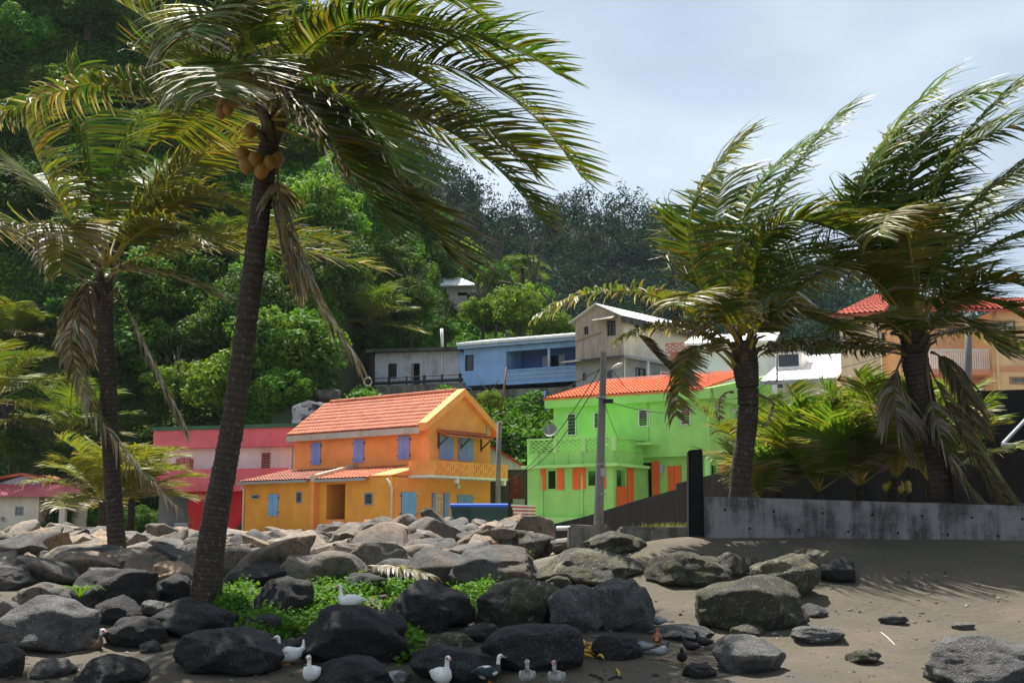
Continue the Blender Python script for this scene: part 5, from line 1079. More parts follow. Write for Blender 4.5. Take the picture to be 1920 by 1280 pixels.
def frond(path, parent, seed, L=.8, n=80, dry=.2, yel=.25, wind=.55, droop=.35, start=.17, width=.029, rr=.028, g=1.0):
    """path: midrib control points (Vectors). Leaflets blown by the wind; colour by age of each leaflet"""
    rnd = random.Random(seed); P = path; k = 18
    pts = []
    for i in range(k + 1):
        t = i / k
        if len(P) == 3: q = P[0] * (1 - t) ** 2 + P[1] * 2 * t * (1 - t) + P[2] * t * t
        else: q = P[0] * (1 - t) ** 3 + P[1] * 3 * t * (1 - t) ** 2 + P[2] * 3 * t * t * (1 - t) + P[3] * t ** 3
        pts.append(q)
    mb = MB(); yc = (.36, .27, .03); bc = (.16, .10, .045)
    c_r = [tuple(lerp(np.array(yc if dry < .8 else bc), np.array((.10, .12, .02) if dry < .8 else bc), min(1, i / k * 1.4))) for i in range(k + 1)]
    mb.tube(pts, [max(.004, rr * (1.35 if i < 2 else 1) * (1 - .88 * i / k)) for i in range(k + 1)], 6, c=[c for c in c_r for _ in range(6)], flat=.75)
    rib = mb
    V, Cc = [], []
    base_g = np.array([.062, .13, .02]) * rnd.uniform(.75, 1.25) * g; yell = np.array([.30, .235, .025]); oran = np.array([.36, .16, .02])
    up = Vector((0, 0, 1))
    for j in range(n):
        t = start + (1 - start) * (j + .5) / n; f = t * k; i = min(k - 1, int(f)); p = pts[i].lerp(pts[i + 1], f - i)
        T = (pts[min(i + 2, k)] - pts[max(i - 1, 0)]).normalized(); S = T.cross(up)
        if S.length < .15: S = T.cross(Vector((.3, -1, 0)))
        S.normalize(); N = S.cross(T) * 1
        u_ = (t - start) / (1 - start); ln = L * 1.5 * (.42 + .9 * math.sin(math.pi * min(1, .12 + .72 * u_)) * .62) * rnd.uniform(.82, 1.1) * (1 if u_ < .94 else .75)
        for s in (1, -1):
            if rnd.random() < .035: continue
            ang = lerp(.2, .62, u_) + rnd.uniform(-.1, .1)
            d = (S * s * math.cos(ang) + T * math.sin(ang) * .95 + N * (.28 + rnd.uniform(-.12, .12))).normalized()
            kd = max(0, min(1, (rnd.gauss(dry * .9, .22)))); ky = max(0, min(1, rnd.gauss(yel, .3)))
            c0 = base_g * rnd.uniform(.75, 1.25); c0 = lerp(c0, yell if rnd.random() < .75 else oran, ky * .62)
            if kd > .72: c0 = DRY[rnd.randrange(3)] * rnd.uniform(.6, 1.25)
            tipc = DRY[rnd.choice((0, 0, 1, 2))] * rnd.uniform(.6, 1.2)
            m = 4; q = p.copy(); w0 = width * rnd.uniform(.8, 1.15); stiff = rnd.uniform(.7, 1.3)
            wv = (WIND * wind + Vector((0, 0, -droop * (1 + kd * .9)))) * stiff
            row = []; Nr = (N + S * rnd.gauss(0, .38) + T * rnd.gauss(0, .25)).normalized()
            for e in range(m + 1):
                x = e / m; dd = (d + wv * (x ** 1.2) * 1.15).normalized()
                if e: q = q + dd * (ln / m)
                wd = dd.cross(Nr if abs(dd.dot(Nr)) < .93 else T); wd.normalize(); ww_ = w0 * (.55 + .45 * min(1, x * 4)) * (1 - x ** 2.2 * .9)
                row.append((q - wd * ww_, q + wd * ww_)); 
                dryk = max(0, (x - (1.05 - kd * .95)) / .3); cc = lerp(c0, tipc, min(1, dryk)); Cc += [cc, cc]
            V.append(row)
    verts = [v for row in V for a in row for v in a]; m = 5; faces = []
    for r in range(len(V)):
        b = r * 10; faces += [(b + 2 * e, b + 2 * e + 1, b + 2 * e + 3, b + 2 * e + 2) for e in range(4)]
    fb = MB(); fb.add(verts, faces, 0, [tuple(c) for c in Cc]); fo = fb.build('frond', FRM, parent, recalc=False)
    rib.build('midrib', RAC, fo, smooth=True); return fo
def trunk(path, radii, parent, ring=.085, lich=1.0):
    mb = MB(); P = [Vector(p) for p in path]; n = len(P); ln = sum((P[i + 1] - P[i]).length for i in range(n - 1)); k = max(12, int(ln / ring) * 2); pts, rad = [], []
    for i in range(k + 1):
        f = i / k * (n - 1); j = min(n - 2, int(f)); t = f - j
        p0_, p1_, p2_, p3_ = P[max(0, j - 1)], P[j], P[j + 1], P[min(n - 1, j + 2)]
        q = .5 * ((2 * p1_) + (p2_ - p0_) * t + (2 * p0_ - 5 * p1_ + 4 * p2_ - p3_) * t * t + (3 * p1_ - p0_ - 3 * p2_ + p3_) * t ** 3)
        pts.append(q); rad.append(lerp(radii[j], radii[j + 1], t) * ((1.0 if i % 2 else .93) + .03 * nz(i * .7, 3, 1)))
    cc = [(1, 1, 1) if i % 2 else (.6, .6, .6) for i in range(k + 1)]
    mb.tube(pts, rad, 14, c=[c for c in cc for _ in range(14)]); o = mb.build('trunk', BARK, parent, smooth=True)
    for v in o.data.vertices: v.co += Vector((nz(*(v.co * 6)), nz(*(v.co * 6 + Vector((9, 0, 0)))), 0)) * .012
    return o
def nut(c, r, parent, mat):
    mb = MB(); mb.tube([c + Vector((0, 0, q * r)) for q in (1.1, .95, .6, 0, -.6, -1, -1.2)], [.02 * r / .1, .5 * r, .85 * r, r, .85 * r, .45 * r, .02], 10); mb.build('coconut', mat, parent, smooth=True)
NUT = plain('green_coconut', (.30, .15, .012), .45)
def hero(name, label, Y, tr, fronds, nuts, seed, L=.75, wind=.55, boots=9, bend=0):
    """tr: [(px,py,width px, dY)], fronds: [(start, mid, tip) px with depth offsets, dry, yellow]"""
    base = at(tr[0][0], tr[0][1], Y); r = empty(name, (base.x, base.y, base.z - .1), label, 'palm tree', 'tall coconut palms')
    pts = [at(x, y, Y + d) for x, y, w, d in tr]; pts[0] = pts[0] - Vector((0, 0, .25)); rad = [w / F * Y / 2 for x, y, w, d in tr]
    trunk(pts, rad, r)
    rnd = random.Random(seed); Yc = Y + tr[-1][3]
    for i, fr in enumerate(fronds):
        (x0, y0), (x1, y1, d1), (x2, y2, d2), dry, yel = fr[:5]; o = fr[5] if len(fr) > 5 else {}
        a, m_, b = at(x0, y0, Yc + .15 * math.copysign(1, d1)), at(x1, y1, Yc + d1), at(x2, y2, Yc + d2)
        c = m_ * 2 - (a + b) * .5                     # the curve passes through the middle point
        kw = dict(L=L, dry=dry, yel=yel, wind=wind); kw.update(o)
        frond([a, c, b], r, seed * 100 + i, **kw)
    top = at(tr[-1][0], tr[-1][1], Yc)
    for k in range(boots):                            # sheaths and stubs round the crown
        a = k * 2.4 + rnd.uniform(-.3, .3); d = Vector((math.cos(a), math.sin(a), rnd.uniform(.5, 1.4))).normalized(); q = top + Vector((math.cos(a), math.sin(a), 0)) * rad[-1] * .6 + Vector((0, 0, rnd.uniform(-.45, .2)))
        mb = MB(); mb.tube([q - Vector((0, 0, .15)), q + d * .16, q + d * .34 + Vector((0, 0, -.05))], [.085, .07, .03], 6, c=[(.06, .042, .025)] * 6 + [(.10, .075, .03)] * 6 + [(.06, .04, .025)] * 6, flat=.5); mb.build('leaf_sheath', RAC, r, smooth=True)
    for (x, y, d, s) in nuts: nut(at(x, y, Yc + d), s, r, NUT)
    return r
HD = dict(wind=.15, droop=1.0, L=.55)      # hanging dead frond
BIG = [
 ((530, 165), (800, 55, -.3), (1045, 140, -.6), .12, .25, {}), ((532, 180), (850, 128, .2), (1092, 335, .3), .18, .3), ((525, 175), (690, 118, -1.2), (852, 200, -1.9), .2, .55), ((525, 195), (800, 225, -.5), (1012, 412, -.7), .35, .25),
 ((525, 190), (830, 205, 1.0), (1000, 315, 1.6), .1, .35), ((520, 240), (715, 332, -.8), (850, 490, -1.3), .5, .35, dict(L=.9)), ((512, 215), (535, 160, -1.3), (622, 270, -2.0), .85, .3), ((500, 165), (425, 25, -.8), (352, 75, -1.5), .45, .3), ((498, 190), (360, 90, .2), (190, -15, .4), .5, .35),
 ((485, 200), (250, 150, -.6), (0, 215, -.9), .6, .2, dict(L=.55)), ((530, 155), (690, -25, .3), (895, 20, .5), .08, .2), ((525, 145), (590, -60, .8), (760, -40, 1.4), .05, .2), ((515, 150), (520, -60, 1.0), (640, -160, 1.8), .05, .15), ((508, 150), (440, -50, -.4), (380, -140, -.8), .08, .2), ((500, 160), (400, -20, 1.2), (300, -60, 2.4), .15, .25),
 ((525, 170), (740, 60, 1.4), (960, 120, 2.4), .05, .2), ((525, 200), (690, 180, 1.8), (900, 300, 3.0), .1, .3), ((495, 215), (420, 200, 1.3), (330, 260, 2.2), .3, .4), ((520, 215), (640, 190, -1.6), (760, 330, -2.6), .35, .3),
 ((515, 220), (585, 205, -1.6), (660, 330, -2.4), .45, .3), ((512, 225), (610, 265, -1.0), (720, 420, -1.5), .4, .35), ((505, 200), (450, 120, -1.4), (400, 180, -2.4), .35, .3), ((500, 205), (400, 130, .9), (280, 110, 1.6), .2, .3), ((518, 180), (620, 60, -.9), (780, 30, -1.5), .1, .25), ((522, 285), (548, 460, -.2), (668, 672, -.3), .95, .5, HD), ((505, 290), (520, 420, .2), (560, 520, .3), .98, .2, HD)]
hero('coconut_palm', 'tall leaning coconut palm rooted among the dark boulders', 18.6, [(385, 1116, 64, 0), (393, 1050, 55, 0), (405, 960, 50, 0), (430, 830, 46, 0), (455, 660, 43, 0), (478, 480, 41, -.1), (495, 340, 40, -.1), (512, 220, 42, -.1)], BIG,
     [(418, 195, -.2, .085), (428, 205, -.35, .085), (440, 192, -.1, .085), (455, 290, -.3, .11), (462, 310, -.4, .11), (478, 298, -.45, .10), (490, 320, -.4, .11), (505, 305, -.4, .10), (470, 245, -.3, .1), (520, 300, -.3, .1), (415, 210, -.2, .1)], 3, .82, .6, 14)
LEFTP = [
 ((190, 500), (85, 330, -.5), (38, 190, -.8), .15, .6, dict(L=.9)), ((198, 490), (168, 300, .4), (150, 120, .6), .1, .2, dict(L=.9)), ((205, 490), (228, 290, .3), (365, 205, .5), .06, .12, dict(L=.95)), ((212, 490), (330, 325, -.3), (470, 258, -.5), .1, .65, dict(L=.85)), ((212, 495), (345, 370, -.7), (485, 425, -1.0), .25, .55, dict(L=.85)),
 ((215, 505), (410, 440, .2), (625, 452, .4), .3, .5, dict(L=.8)), ((212, 505), (430, 455, 1.0), (715, 505, 1.6), .55, .4, dict(L=.7)), ((198, 510), (128, 425, -.9), (115, 515, -1.7), .5, .8, dict(L=.7)), ((190, 515), (95, 445, .5), (-30, 430, .9), .7, .2), ((208, 515), (285, 508, -.6), (395, 552, -.9), .7, .4, dict(L=.6)),
 ((202, 495), (250, 380, 1.4), (330, 300, 2.4), .05, .15, dict(L=.9)), ((200, 500), (300, 420, -1.2), (400, 470, -2.2), .3, .5, dict(L=.7)), ((196, 495), (120, 380, 1.2), (60, 330, 2.2), .15, .3),
 ((165, 545), (152, 720, -.4), (350, 966, -.6), .97, .1, dict(wind=.1, droop=1.1, L=.5)), ((222, 545), (285, 680, .2), (345, 800, .3), .97, .1, HD), ((185, 520), (155, 560, .3), (150, 660, .4), .97, .1, HD)]
hero('coconut_palm', 'slim coconut palm with a dead frond hanging across its trunk', 25.0, [(226, 1070, 37, 0), (216, 980, 34, 0), (208, 850, 33, 0), (203, 720, 33, 0), (197, 610, 32, 0), (195, 530, 34, 0)], LEFTP, [], 5, 1.05, .6, 10)
UP = dict(L=1.0, wind=.55, droop=.36)
R1 = [
 ((1385, 640), (1292, 440, -.2), (1395, 262, -.2), .12, .35, dict(L=1.0, wind=.6, droop=.3)), ((1390, 630), (1445, 390, .2), (1588, 210, .3), .05, .15, dict(L=.95, wind=.6, droop=.3)), ((1390, 630), (1385, 420, .5), (1510, 270, .8), .06, .2, dict(L=.95, wind=.6, droop=.3)), ((1395, 630), (1450, 430, -.6), (1602, 448, -1.0), .15, .3, dict(L=.9, wind=.6)),
 ((1400, 640), (1530, 500, -.3), (1705, 560, -.5), .25, .5, dict(L=.8)), ((1382, 660), (1200, 548, -.4), (1008, 592, -.7), .55, .45, dict(L=.5, wind=.35)), ((1380, 685), (1285, 615, -.3), (1165, 632, -.5), .5, .5, dict(L=.5, wind=.3)), ((1375, 690), (1300, 655, -.7), (1268, 780, -1.0), .6, .6, dict(L=.4)), ((1405, 665), (1470, 585, -.6), (1622, 650, -1.0), .6, .5, dict(L=.75)),
 ((1410, 685), (1500, 640, .2), (1695, 655, .4), .75, .3, dict(L=.5)), ((1388, 650), (1330, 560, -1.0), (1268, 572, -1.8), .4, .6, dict(L=.6)), ((1395, 620), (1480, 440, 1.0), (1600, 380, 1.8), .05, .15, dict(L=1.0, wind=.6)), ((1390, 630), (1340, 470, 1.0), (1360, 330, 1.6), .08, .2, dict(L=.95, wind=.6)), ((1385, 650), (1330, 540, .8), (1290, 480, 1.6), .15, .3, dict(L=.8, wind=.6)),
 ((1400, 640), (1490, 480, .8), (1610, 510, 1.4), .1, .25, dict(L=.9)), ((1200, 628), (1225, 660, -.2), (1258, 695, -.3), .95, .2, dict(L=.35, start=.05)), ((1375, 735), (1352, 745, -.2), (1350, 785, -.3), .97, .1, dict(L=.1, n=8)), ((1418, 740), (1450, 760, -.1), (1430, 800, -.2), .97, .1, dict(L=.12, n=8))]
hero('coconut_palm', 'windswept coconut palm in front of the green house', 23.0, [(1384, 940, 44, 0), (1390, 880, 40, 0), (1400, 810, 38, 0), (1403, 740, 40, 0), (1398, 690, 52, 0), (1393, 640, 46, 0)], R1, [], 7, .9, .75, 14)
R1 += [((1388, 640), (1318, 410, .3), (1450, 232, .4), .08, .25, UP), ((1392, 640), (1400, 390, -.5), (1560, 292, -.8), .06, .2, UP), ((1395, 640), (1425, 460, .9), (1585, 335, 1.4), .06, .15, UP), ((1388, 645), (1300, 510, .4), (1310, 345, .6), .12, .3, UP), ((1395, 635), (1460, 470, .3), (1590, 400, .5), .08, .2, UP)]
R2 = [
 ((1715, 620), (1608, 390, -.2), (1768, 152, -.2), .1, .2, dict(L=.95, wind=.6, droop=.3)), ((1720, 610), (1745, 360, .3), (1925, 148, .4), .05, .15, dict(L=1.0, wind=.6, droop=.3)), ((1725, 610), (1800, 410, -.3), (1975, 295, -.5), .15, .4, dict(L=.9, wind=.7)), ((1705, 600), (1655, 395, .8), (1530, 445, 1.3), .05, .1, dict(L=.8, wind=.4)), ((1722, 625), (1810, 500, .6), (1950, 430, 1.0), .1, .3, dict(L=.9)),
 ((1728, 640), (1810, 560, -.4), (1945, 615, -.8), .4, .45, dict(L=.8)), ((1708, 630), (1600, 505, -.4), (1458, 585, -.7), .25, .5, dict(L=.85)), ((1708, 645), (1650, 600, -.8), (1570, 618, -1.3), .35, .5, dict(L=.6)), ((1722, 645), (1795, 602, -.8), (1872, 658, -1.3), .55, .35, dict(L=.65)), ((1700, 665), (1590, 652, -.2), (1440, 645, -.3), .85, .2, dict(L=.5)),
 ((1720, 600), (1692, 412, -1.0), (1645, 442, -1.7), .25, .75, dict(L=.6)), ((1718, 610), (1700, 420, .6), (1720, 260, 1.0), .06, .15, dict(L=1.0, wind=.6)), ((1722, 610), (1770, 440, 1.2), (1880, 340, 2.0), .05, .15, dict(L=1.0, wind=.6)), ((1725, 630), (1830, 530, -1.0), (1960, 560, -1.8), .2, .5, dict(L=.8)), ((1712, 620), (1640, 520, 1.0), (1560, 480, 1.8), .1, .3, dict(L=.8)),
 ((1728, 650), (1830, 620, .8), (1950, 680, 1.4), .4, .3, dict(L=.7)), ((1738, 670), (1790, 880, -.5), (1930, 1005, -.7), .97, .1, dict(L=.6, wind=.3, droop=.8)), ((1735, 670), (1800, 800, -.2), (1890, 945, -.2), .97, .1, dict(L=.6, wind=.3, droop=.8)), ((1692, 672), (1676, 740, -.2), (1700, 840, -.3), .97, .1, HD), ((1745, 660), (1790, 700, .2), (1830, 800, .3), .95, .1, HD)]
R2 += [((1718, 620), (1640, 340, .3), (1805, 190, .4), .06, .2, UP), ((1722, 620), (1705, 310, .4), (1865, 172, .5), .05, .15, UP), ((1725, 620), (1765, 340, -.5), (1945, 225, -.8), .08, .2, UP), ((1725, 625), (1825, 440, .3), (1995, 385, .5), .08, .25, UP), ((1712, 620), (1620, 440, .4), (1680, 250, .6), .08, .2, UP)]
hero('coconut_palm', 'windswept coconut palm with dead fronds trailing over the sea wall', 22.8, [(1770, 950, 46, 0), (1762, 890, 44, 0), (1745, 810, 46, 0), (1726, 730, 48, 0), (1714, 665, 52, 0), (1714, 620, 46, 0)], R2, [], 9, .9, .75, 14)
# dead frond lying on the rocks
df = frond([at(690, 1062, 18.9), at(750, 1058, 18.8), at(800, 1078, 18.6)], None, 4242, L=.3, n=30, dry=.98, wind=.1, droop=.5, start=.05); df.name = 'fallen_frond'; tag(df, 'brown fallen palm frond lying on the rocks above the plants', 'palm frond')
# ---------------------------------------------------------------- young and distant palms
def palm(name, label, base, h, n, fl, seed, group, yel=.35, dry=.12, wind=.5, L=.5, lean=(0, 0), nl=34, erect=.9, r0=.1, nuts=0, g=1.2, arch=1.0, old=.8):
    rnd = random.Random(seed); r = empty(name, base, label, 'palm tree', group); base = Vector(base); top = base + Vector((lean[0], lean[1], h))
    trunk([base - Vector((0, 0, .2)), base.lerp(top, .5) + Vector((lean[0] * -.1, 0, 0)), top], [r0 * 1.2, r0, r0 * .9], r, .1)
    for k in range(n):
        a = k * 2.399 + rnd.uniform(-.3, .3); el = lerp(1.4, erect - 1.0, (k / n) ** 1.3) + rnd.uniform(-.15, .15); ln = fl * rnd.uniform(.8, 1.1)
        h_ = Vector((math.cos(a), math.sin(a), 0)); d = h_ * math.cos(el) + Vector((0, 0, math.sin(el)))
        m_ = top + d * ln * .55; b = m_ + (h_ * .5 * arch + d * (1 - .65 * arch) + Vector((0, 0, -.42)) * arch + WIND * wind * .45).normalized() * ln * .5; c = m_ + d * ln * .12
        frond([top, c, b], r, seed * 77 + k, L=L, n=nl, dry=dry if k < n * .75 else .55, yel=yel if k < n * .7 else old, wind=wind, droop=.3, width=.022 * L / .6 + .004, rr=.022 * fl / 2.2, start=.18, g=g)
    for k in range(nuts): a = k * 2.4; nut(top + Vector((math.cos(a) * .22, math.sin(a) * .22, -.12 - .05 * (k % 3))), .07, r, plain('yellow_coconut', (.42, .33, .05), .5))
    return r
yg = 'young coconut palms behind the sea wall'
for i, (px, Y, h, fl, n, lab, nn) in enumerate(((1460, 25.6, .4, 2.1, 15, 'young coconut palm growing closest to the green house', 0), (1535, 25.0, .35, 1.9, 15, 'low young coconut palm with yellow lower fronds behind the sea wall', 0), (1612, 26.0, .5, 2.2, 16, 'young coconut palm with upright fronds in the middle of the clump', 0), (1682, 24.6, .6, 2.1, 16, 'young coconut palm bearing small yellow coconuts behind the sea wall', 7), (1745, 26.4, .6, 2.2, 14, 'young coconut palm growing behind the thick palm trunk', 0), (1420, 24.8, .2, 1.0, 9, 'smallest young coconut palm at the foot of the windswept palm', 0))):
    b = at(px, 940, Y); palm('young_coconut_palm', lab, (b.x, Y, 2.1), h, n, fl, 300 + i, yg, .3, .08, .45, .5, nl=56, nuts=nn, erect=1.6, g=2.0, arch=.5)
for i, (px, py, Y, h, fl, n, lab, yl, zz) in enumerate(((190, 990, 62, 2.0, 3.6, 16, 'yellow green coconut palm beside the pink and red house', .75, 1.2), (245, 990, 66, 2.2, 3.6, 15, 'bright yellow coconut palm in front of the pink and red house', .8, 1.2), (130, 850, 84, 2.5, 4.5, 15, 'green coconut palm on the slope above the cream cottage', .3, None), (-10, 800, 80, 3, 4.6, 14, 'pale coconut palm on the slope beside the dark cliff', .45, None), (30, 650, 92, 1.5, 3.2, 11, 'small pale palm high on the dark cliff', .4, None), (690, 690, 96, 4.2, 4.0, 14, 'grey green palm growing behind the grey cottage', .15, None), (420, 640, 100, 2.0, 3.0, 11, 'half hidden palm on the vine covered slope', .2, None), (170, 250, 118, 5, 4.5, 13, 'palm rising out of the hillside trees', .35, None))):
    b = at(px, py, Y); z = zz if zz is not None else ground_z(b.x, Y)
    if zz is None: h = max(h, b.z + h * .5 - z)
    palm('coconut_palm', lab, (b.x, Y, z), h, n, fl, 400 + i, 'smaller coconut palms near the houses', yl, .10, .5, 1.1, nl=46, r0=.2, g=1.5, arch=.75)
b = at(980, 560, 118); palm('fan_palm', 'slender pale crowned palm standing above the hill bushes', (b.x, 118, ground_z(b.x, 118) - .5), at(980, 492, 118).z - ground_z(b.x, 118), 20, 2.3, 480, 'hill palms', .0, .0, .1, .8, nl=30, r0=.18, erect=.3, g=1.5, arch=1.2, old=.05)
# bromeliad on the rocks
br = empty('bromeliad', at(150, 1118, 17), 'small green bromeliad growing between the boulders', 'plant'); c = at(150, 1122, 16.9)
for k in range(9):
    a = k * .7; d = Vector((math.cos(a), math.sin(a) * .6, 0)); mb = MB(); path = [c, c + d * .1 + Vector((0, 0, .14)), c + d * .24 + Vector((0, 0, .17)), c + d * .34 + Vector((0, 0, .1))]; vs = []
    for p, w in zip(path, (.025, .03, .022, .003)): s = d.cross(Vector((0, 0, 1))) * w; vs += [p - s, p + s]
    mb.add(vs, [(0, 1, 3, 2), (2, 3, 5, 4), (4, 5, 7, 6)], 0, [(.12, .22, .03)] * 8); mb.build('leaf', LEAF, br, recalc=False)
# ================================================================ HILL VEGETATION
HLEAF = leaf_mat('broad_leaf', .6, .36, (1.15, 1.2, .35), .10, vary=.3)
FLEAF = leaf_mat('far_leaf', .8, .15, (1, 1.1, .5), .03, vary=0)
def crown_arrays(rng, n, R, size, clumps, colr, lay=.75):
    """leaf quads in clumps spread over a crown of half-axes R"""
    d = rng.normal(size=(clumps, 3)); d /= np.linalg.norm(d, axis=1, keepdims=True); d[:, 2] = np.where(d[:, 2] < -.2, d[:, 2] * .8, d[:, 2])
    cc = d * rng.uniform(.45, .95, (clumps, 1)) * np.array(R); cr = rng.uniform(.16, .34, clumps) * R[0]; cb = rng.uniform(.65, 1.35, clumps); yel = rng.uniform(0, 1, clumps) ** 3
    idx = rng.integers(0, clumps, n); e = rng.normal(size=(n, 3)); e /= np.linalg.norm(e, axis=1, keepdims=True); C = cc[idx] + e * (cr[idx] * rng.uniform(.35, 1.0, n) ** .5)[:, None] * np.array([1, 1, lay])
    N = e * .9 + rng.normal(size=(n, 3)) * .5 + np.array([0, 0, .55]); N /= np.linalg.norm(N, axis=1, keepdims=True)
    V = leaf_quads(C, N, size * rng.uniform(.6, 1.25, n), rng, .55)
    col_ = np.array(colr) * cb[idx][:, None] * rng.uniform(.75, 1.25, (n, 1)) + np.array([.05, .035, 0]) * yel[idx][:, None]
    return V, np.repeat(col_, 4, 0)
rng = np.random.default_rng(11)
crowns = []
GREENS = [(.075, .17, .02), (.055, .135, .018), (.095, .19, .022), (.038, .092, .018), (.07, .15, .026), (.12, .21, .026), (.05, .115, .022), (.085, .165, .016)]
for k in range(8):
    V, C = crown_arrays(rng, 9000, (1, 1, .85), .048 if k % 3 else .04, 60 + 6 * k, GREENS[k]); o = quads_mesh('crown', V, C, [HLEAF]); me = o.data; bpy.data.objects.remove(o); crowns.append(me)
def limb_mesh(seed):
    r = random.Random(seed); mb = MB(); mb.tube([(0, 0, -1.2), (.03, .02, -.4), (0, .05, .1), (.05, 0, .5)], [.09, .07, .055, .02], 7)
    for k in range(6): a = k * 1.05 + r.uniform(-.2, .2); z = r.uniform(-.3, .15); mb.tube([(0, 0, z), (math.cos(a) * .3, math.sin(a) * .3, z + .28), (math.cos(a) * .7, math.sin(a) * .7, z + r.uniform(.3, .6))], [.04, .028, .01], 5)
    me = bpy.data.meshes.new('trunk'); me.from_pydata(mb.v, [], mb.f); me.materials.append(plain('tree_bark', (.07, .055, .04), .9)); return me
limbs = [limb_mesh(k) for k in range(4)]
def tree(c, R, k, label, group, rz=0, name='hillside_tree', hz=None):
    gz_ = ground_z(c.x, c.y); r = empty(name, (c.x, c.y, gz_), label, 'tree', group); sz = hz or R * rnd.uniform(.8, 1.05)
    for nm, me in (('crown', crowns[k % 8]), ('trunk', limbs[k % 4])):
        o = bpy.data.objects.new(nm, me); col.objects.link(o); o.parent = r; o.location = (0, 0, c.z - gz_); o.rotation_euler = (0, 0, rz)
        if nm == 'crown': o.scale = (R, R, sz)
        else: s = max(1.0, (c.z - gz_) / 1.2); o.scale = (R, R, s)
    return r
rnd = random.Random(21); nt_ = 0
TL = 'broad leaved tree in the dense wood on the steep hillside'; TG = 'trees of the hillside wood'
Y = 87.0
while Y < 134:
    x0 = at(-90, 500, Y).x; x = x0 + rnd.uniform(0, 3)
    while x < 11:
        R = rnd.uniform(2.4, 4.4); yy = Y + rnd.uniform(-2.5, 2.5)
        px = 960 + x / yy * F
        # keep clear of the terrace houses, the path of view to the hilltop house, and the bare cliff
        clear = (650 < px < 1100 and yy < 93) or (px > 1040 and yy < 104) or (765 < px < 920 and 92 < yy < 121) or (px < 170 and yy < 97)
        if not clear and pw(x, RIDGE) > 13.5 :
            gz_ = ground_z(x, yy); tree(Vector((x, yy, gz_ + R * rnd.uniform(.25, .7))), R, rnd.randrange(8), TL, TG, rnd.uniform(0, 6.28)); nt_ += 1
        x += rnd.uniform(3.0, 4.8)
    Y += 4.6
Y = 79.5
while Y < 104:
    x = at(-90, 500, Y).x + rnd.uniform(0, 2)
    while x < -12.5:
        yy = Y + rnd.uniform(-1.2, 1.2); px = 960 + x / yy * F; R = rnd.uniform(.9, 2.0)
        if rnd.random() < .62 and not (px < 150 and 83 < yy < 92):
            tree(Vector((x, yy, ground_z(x, yy) + R * .45)), R, rnd.randrange(8), 'leafy shrub in the tangle on the lower hillside', 'shrubs of the lower hillside', rnd.uniform(0, 6.28), 'hillside_shrub')
        x += rnd.uniform(2.2, 3.6)
    Y += 3.0
SB = 'bright green bushes on the knoll behind the blue house'
for (px, py, rp, Y, k, lab) in ((905, 585, 46, 100, 5, 'round bright green tree behind the roof of the blue house'), (975, 580, 62, 97, 5, 'broad bright green tree above the white roof of the blue house'), (1040, 610, 45, 95, 7, 'bushy green tree next to the timber gable'), (930, 520, 40, 112, 2, 'rounded tree just below the slender palm'), (1000, 555, 40, 108, 4, 'green tree at the foot of the slender palm'),
    (770, 560, 60, 101, 3, 'tall dark tree hung with creepers behind the grey cottage'), (745, 500, 55, 108, 3, 'dark dense tree above the creeper hung one'), (650, 590, 60, 97, 0, 'leafy green tree behind the grey palm'), (560, 600, 70, 94, 2, 'bright vine covered tree behind the leaning palm trunk'), (500, 690, 65, 88, 5, 'bright leafy shrub tree above the orange tiled roof'), (600, 650, 40, 91, 7, 'light green shrub tree at the top of the bank'), (400, 640, 70, 93, 2, 'bright vine draped tree between the two palm trunks'), (330, 720, 60, 88, 5, 'bright leafy tree above the pink and red house'), (260, 650, 65, 92, 0, 'green tree behind the slim palm trunk'), (70, 850, 55, 82, 6, 'yellowish bush on the slope above the cream cottage'), (140, 730, 45, 86, 3, 'dark bush below the cliff'), (20, 830, 40, 82, 4, 'green bush beside the cream cottage'), (835, 618, 34, 97, 1, 'shady tree behind the white vent pipe'), (700, 640, 40, 95, 1, 'shady tree behind the grey cottage roof')):
    c = at(px, py, Y); tree(c, rp / F * Y, k, lab, 'trees and shrubs close behind the houses', rnd.uniform(0, 6.28))
# undergrowth carpet: vines and shrubs over the whole slope
def carpet(n, xr, yr, zfun, size, cols_, thick, cond=None, seed=3):
    g = np.random.default_rng(seed); P, cidx = [], []
    while len(P) < n:
        x, y = g.uniform(*xr), g.uniform(*yr)
        if cond and not cond(x, y): continue
        h = max(.18, nz(x * .35, y * .35, 4) + .35) * thick; P.append((x, y, zfun(x, y) + g.uniform(0, 1) ** .6 * h)); cidx.append(int((nz(x * .2, y * .2, 14) * .5 + .5) * 2.99 * .999))
    P = np.array(P); N = g.normal(size=P.shape) * .6 + np.array([0, -.2, .85]); N /= np.linalg.norm(N, axis=1, keepdims=True)
    V = leaf_quads(P, N, size * g.uniform(.5, 1.3, n), g, .6); C = np.array(cols_)[np.clip(cidx, 0, len(cols_) - 1)] * g.uniform(.6, 1.4, (n, 1)); return V, np.repeat(C, 4, 0)
def slope_ok(x, y):
    px = 960 + x / y * F; yt = 83.0 + .364 * max(0, 4.35 - x)
    if px < -120 or px > 1110 or (px < 575 and y < 80.2): return False
    if -12.5 < x and yt - .2 < y < yt + 11 : return False
    if px < 165 and 84 < y < 92 and nz(x * .3, y * .3, 2) > .22: return False        # bare cliff
    return True
V, C = carpet(210000, (-60, 8), (71, 132), ground_z, .20, [(.055, .13, .015), (.085, .18, .018), (.115, .22, .022)], 2.2, slope_ok)
tag(quads_mesh('hillside_undergrowth', V, C, [HLEAF]), 'dense vines and shrubs covering the steep hillside', 'undergrowth', kind='stuff')
V, C = carpet(14000, (-4.5, 6), (69.5, 82.6), ground_z, .12, [(.09, .16, .02), (.12, .19, .025), (.10, .17, .02)], .5, None, 9)
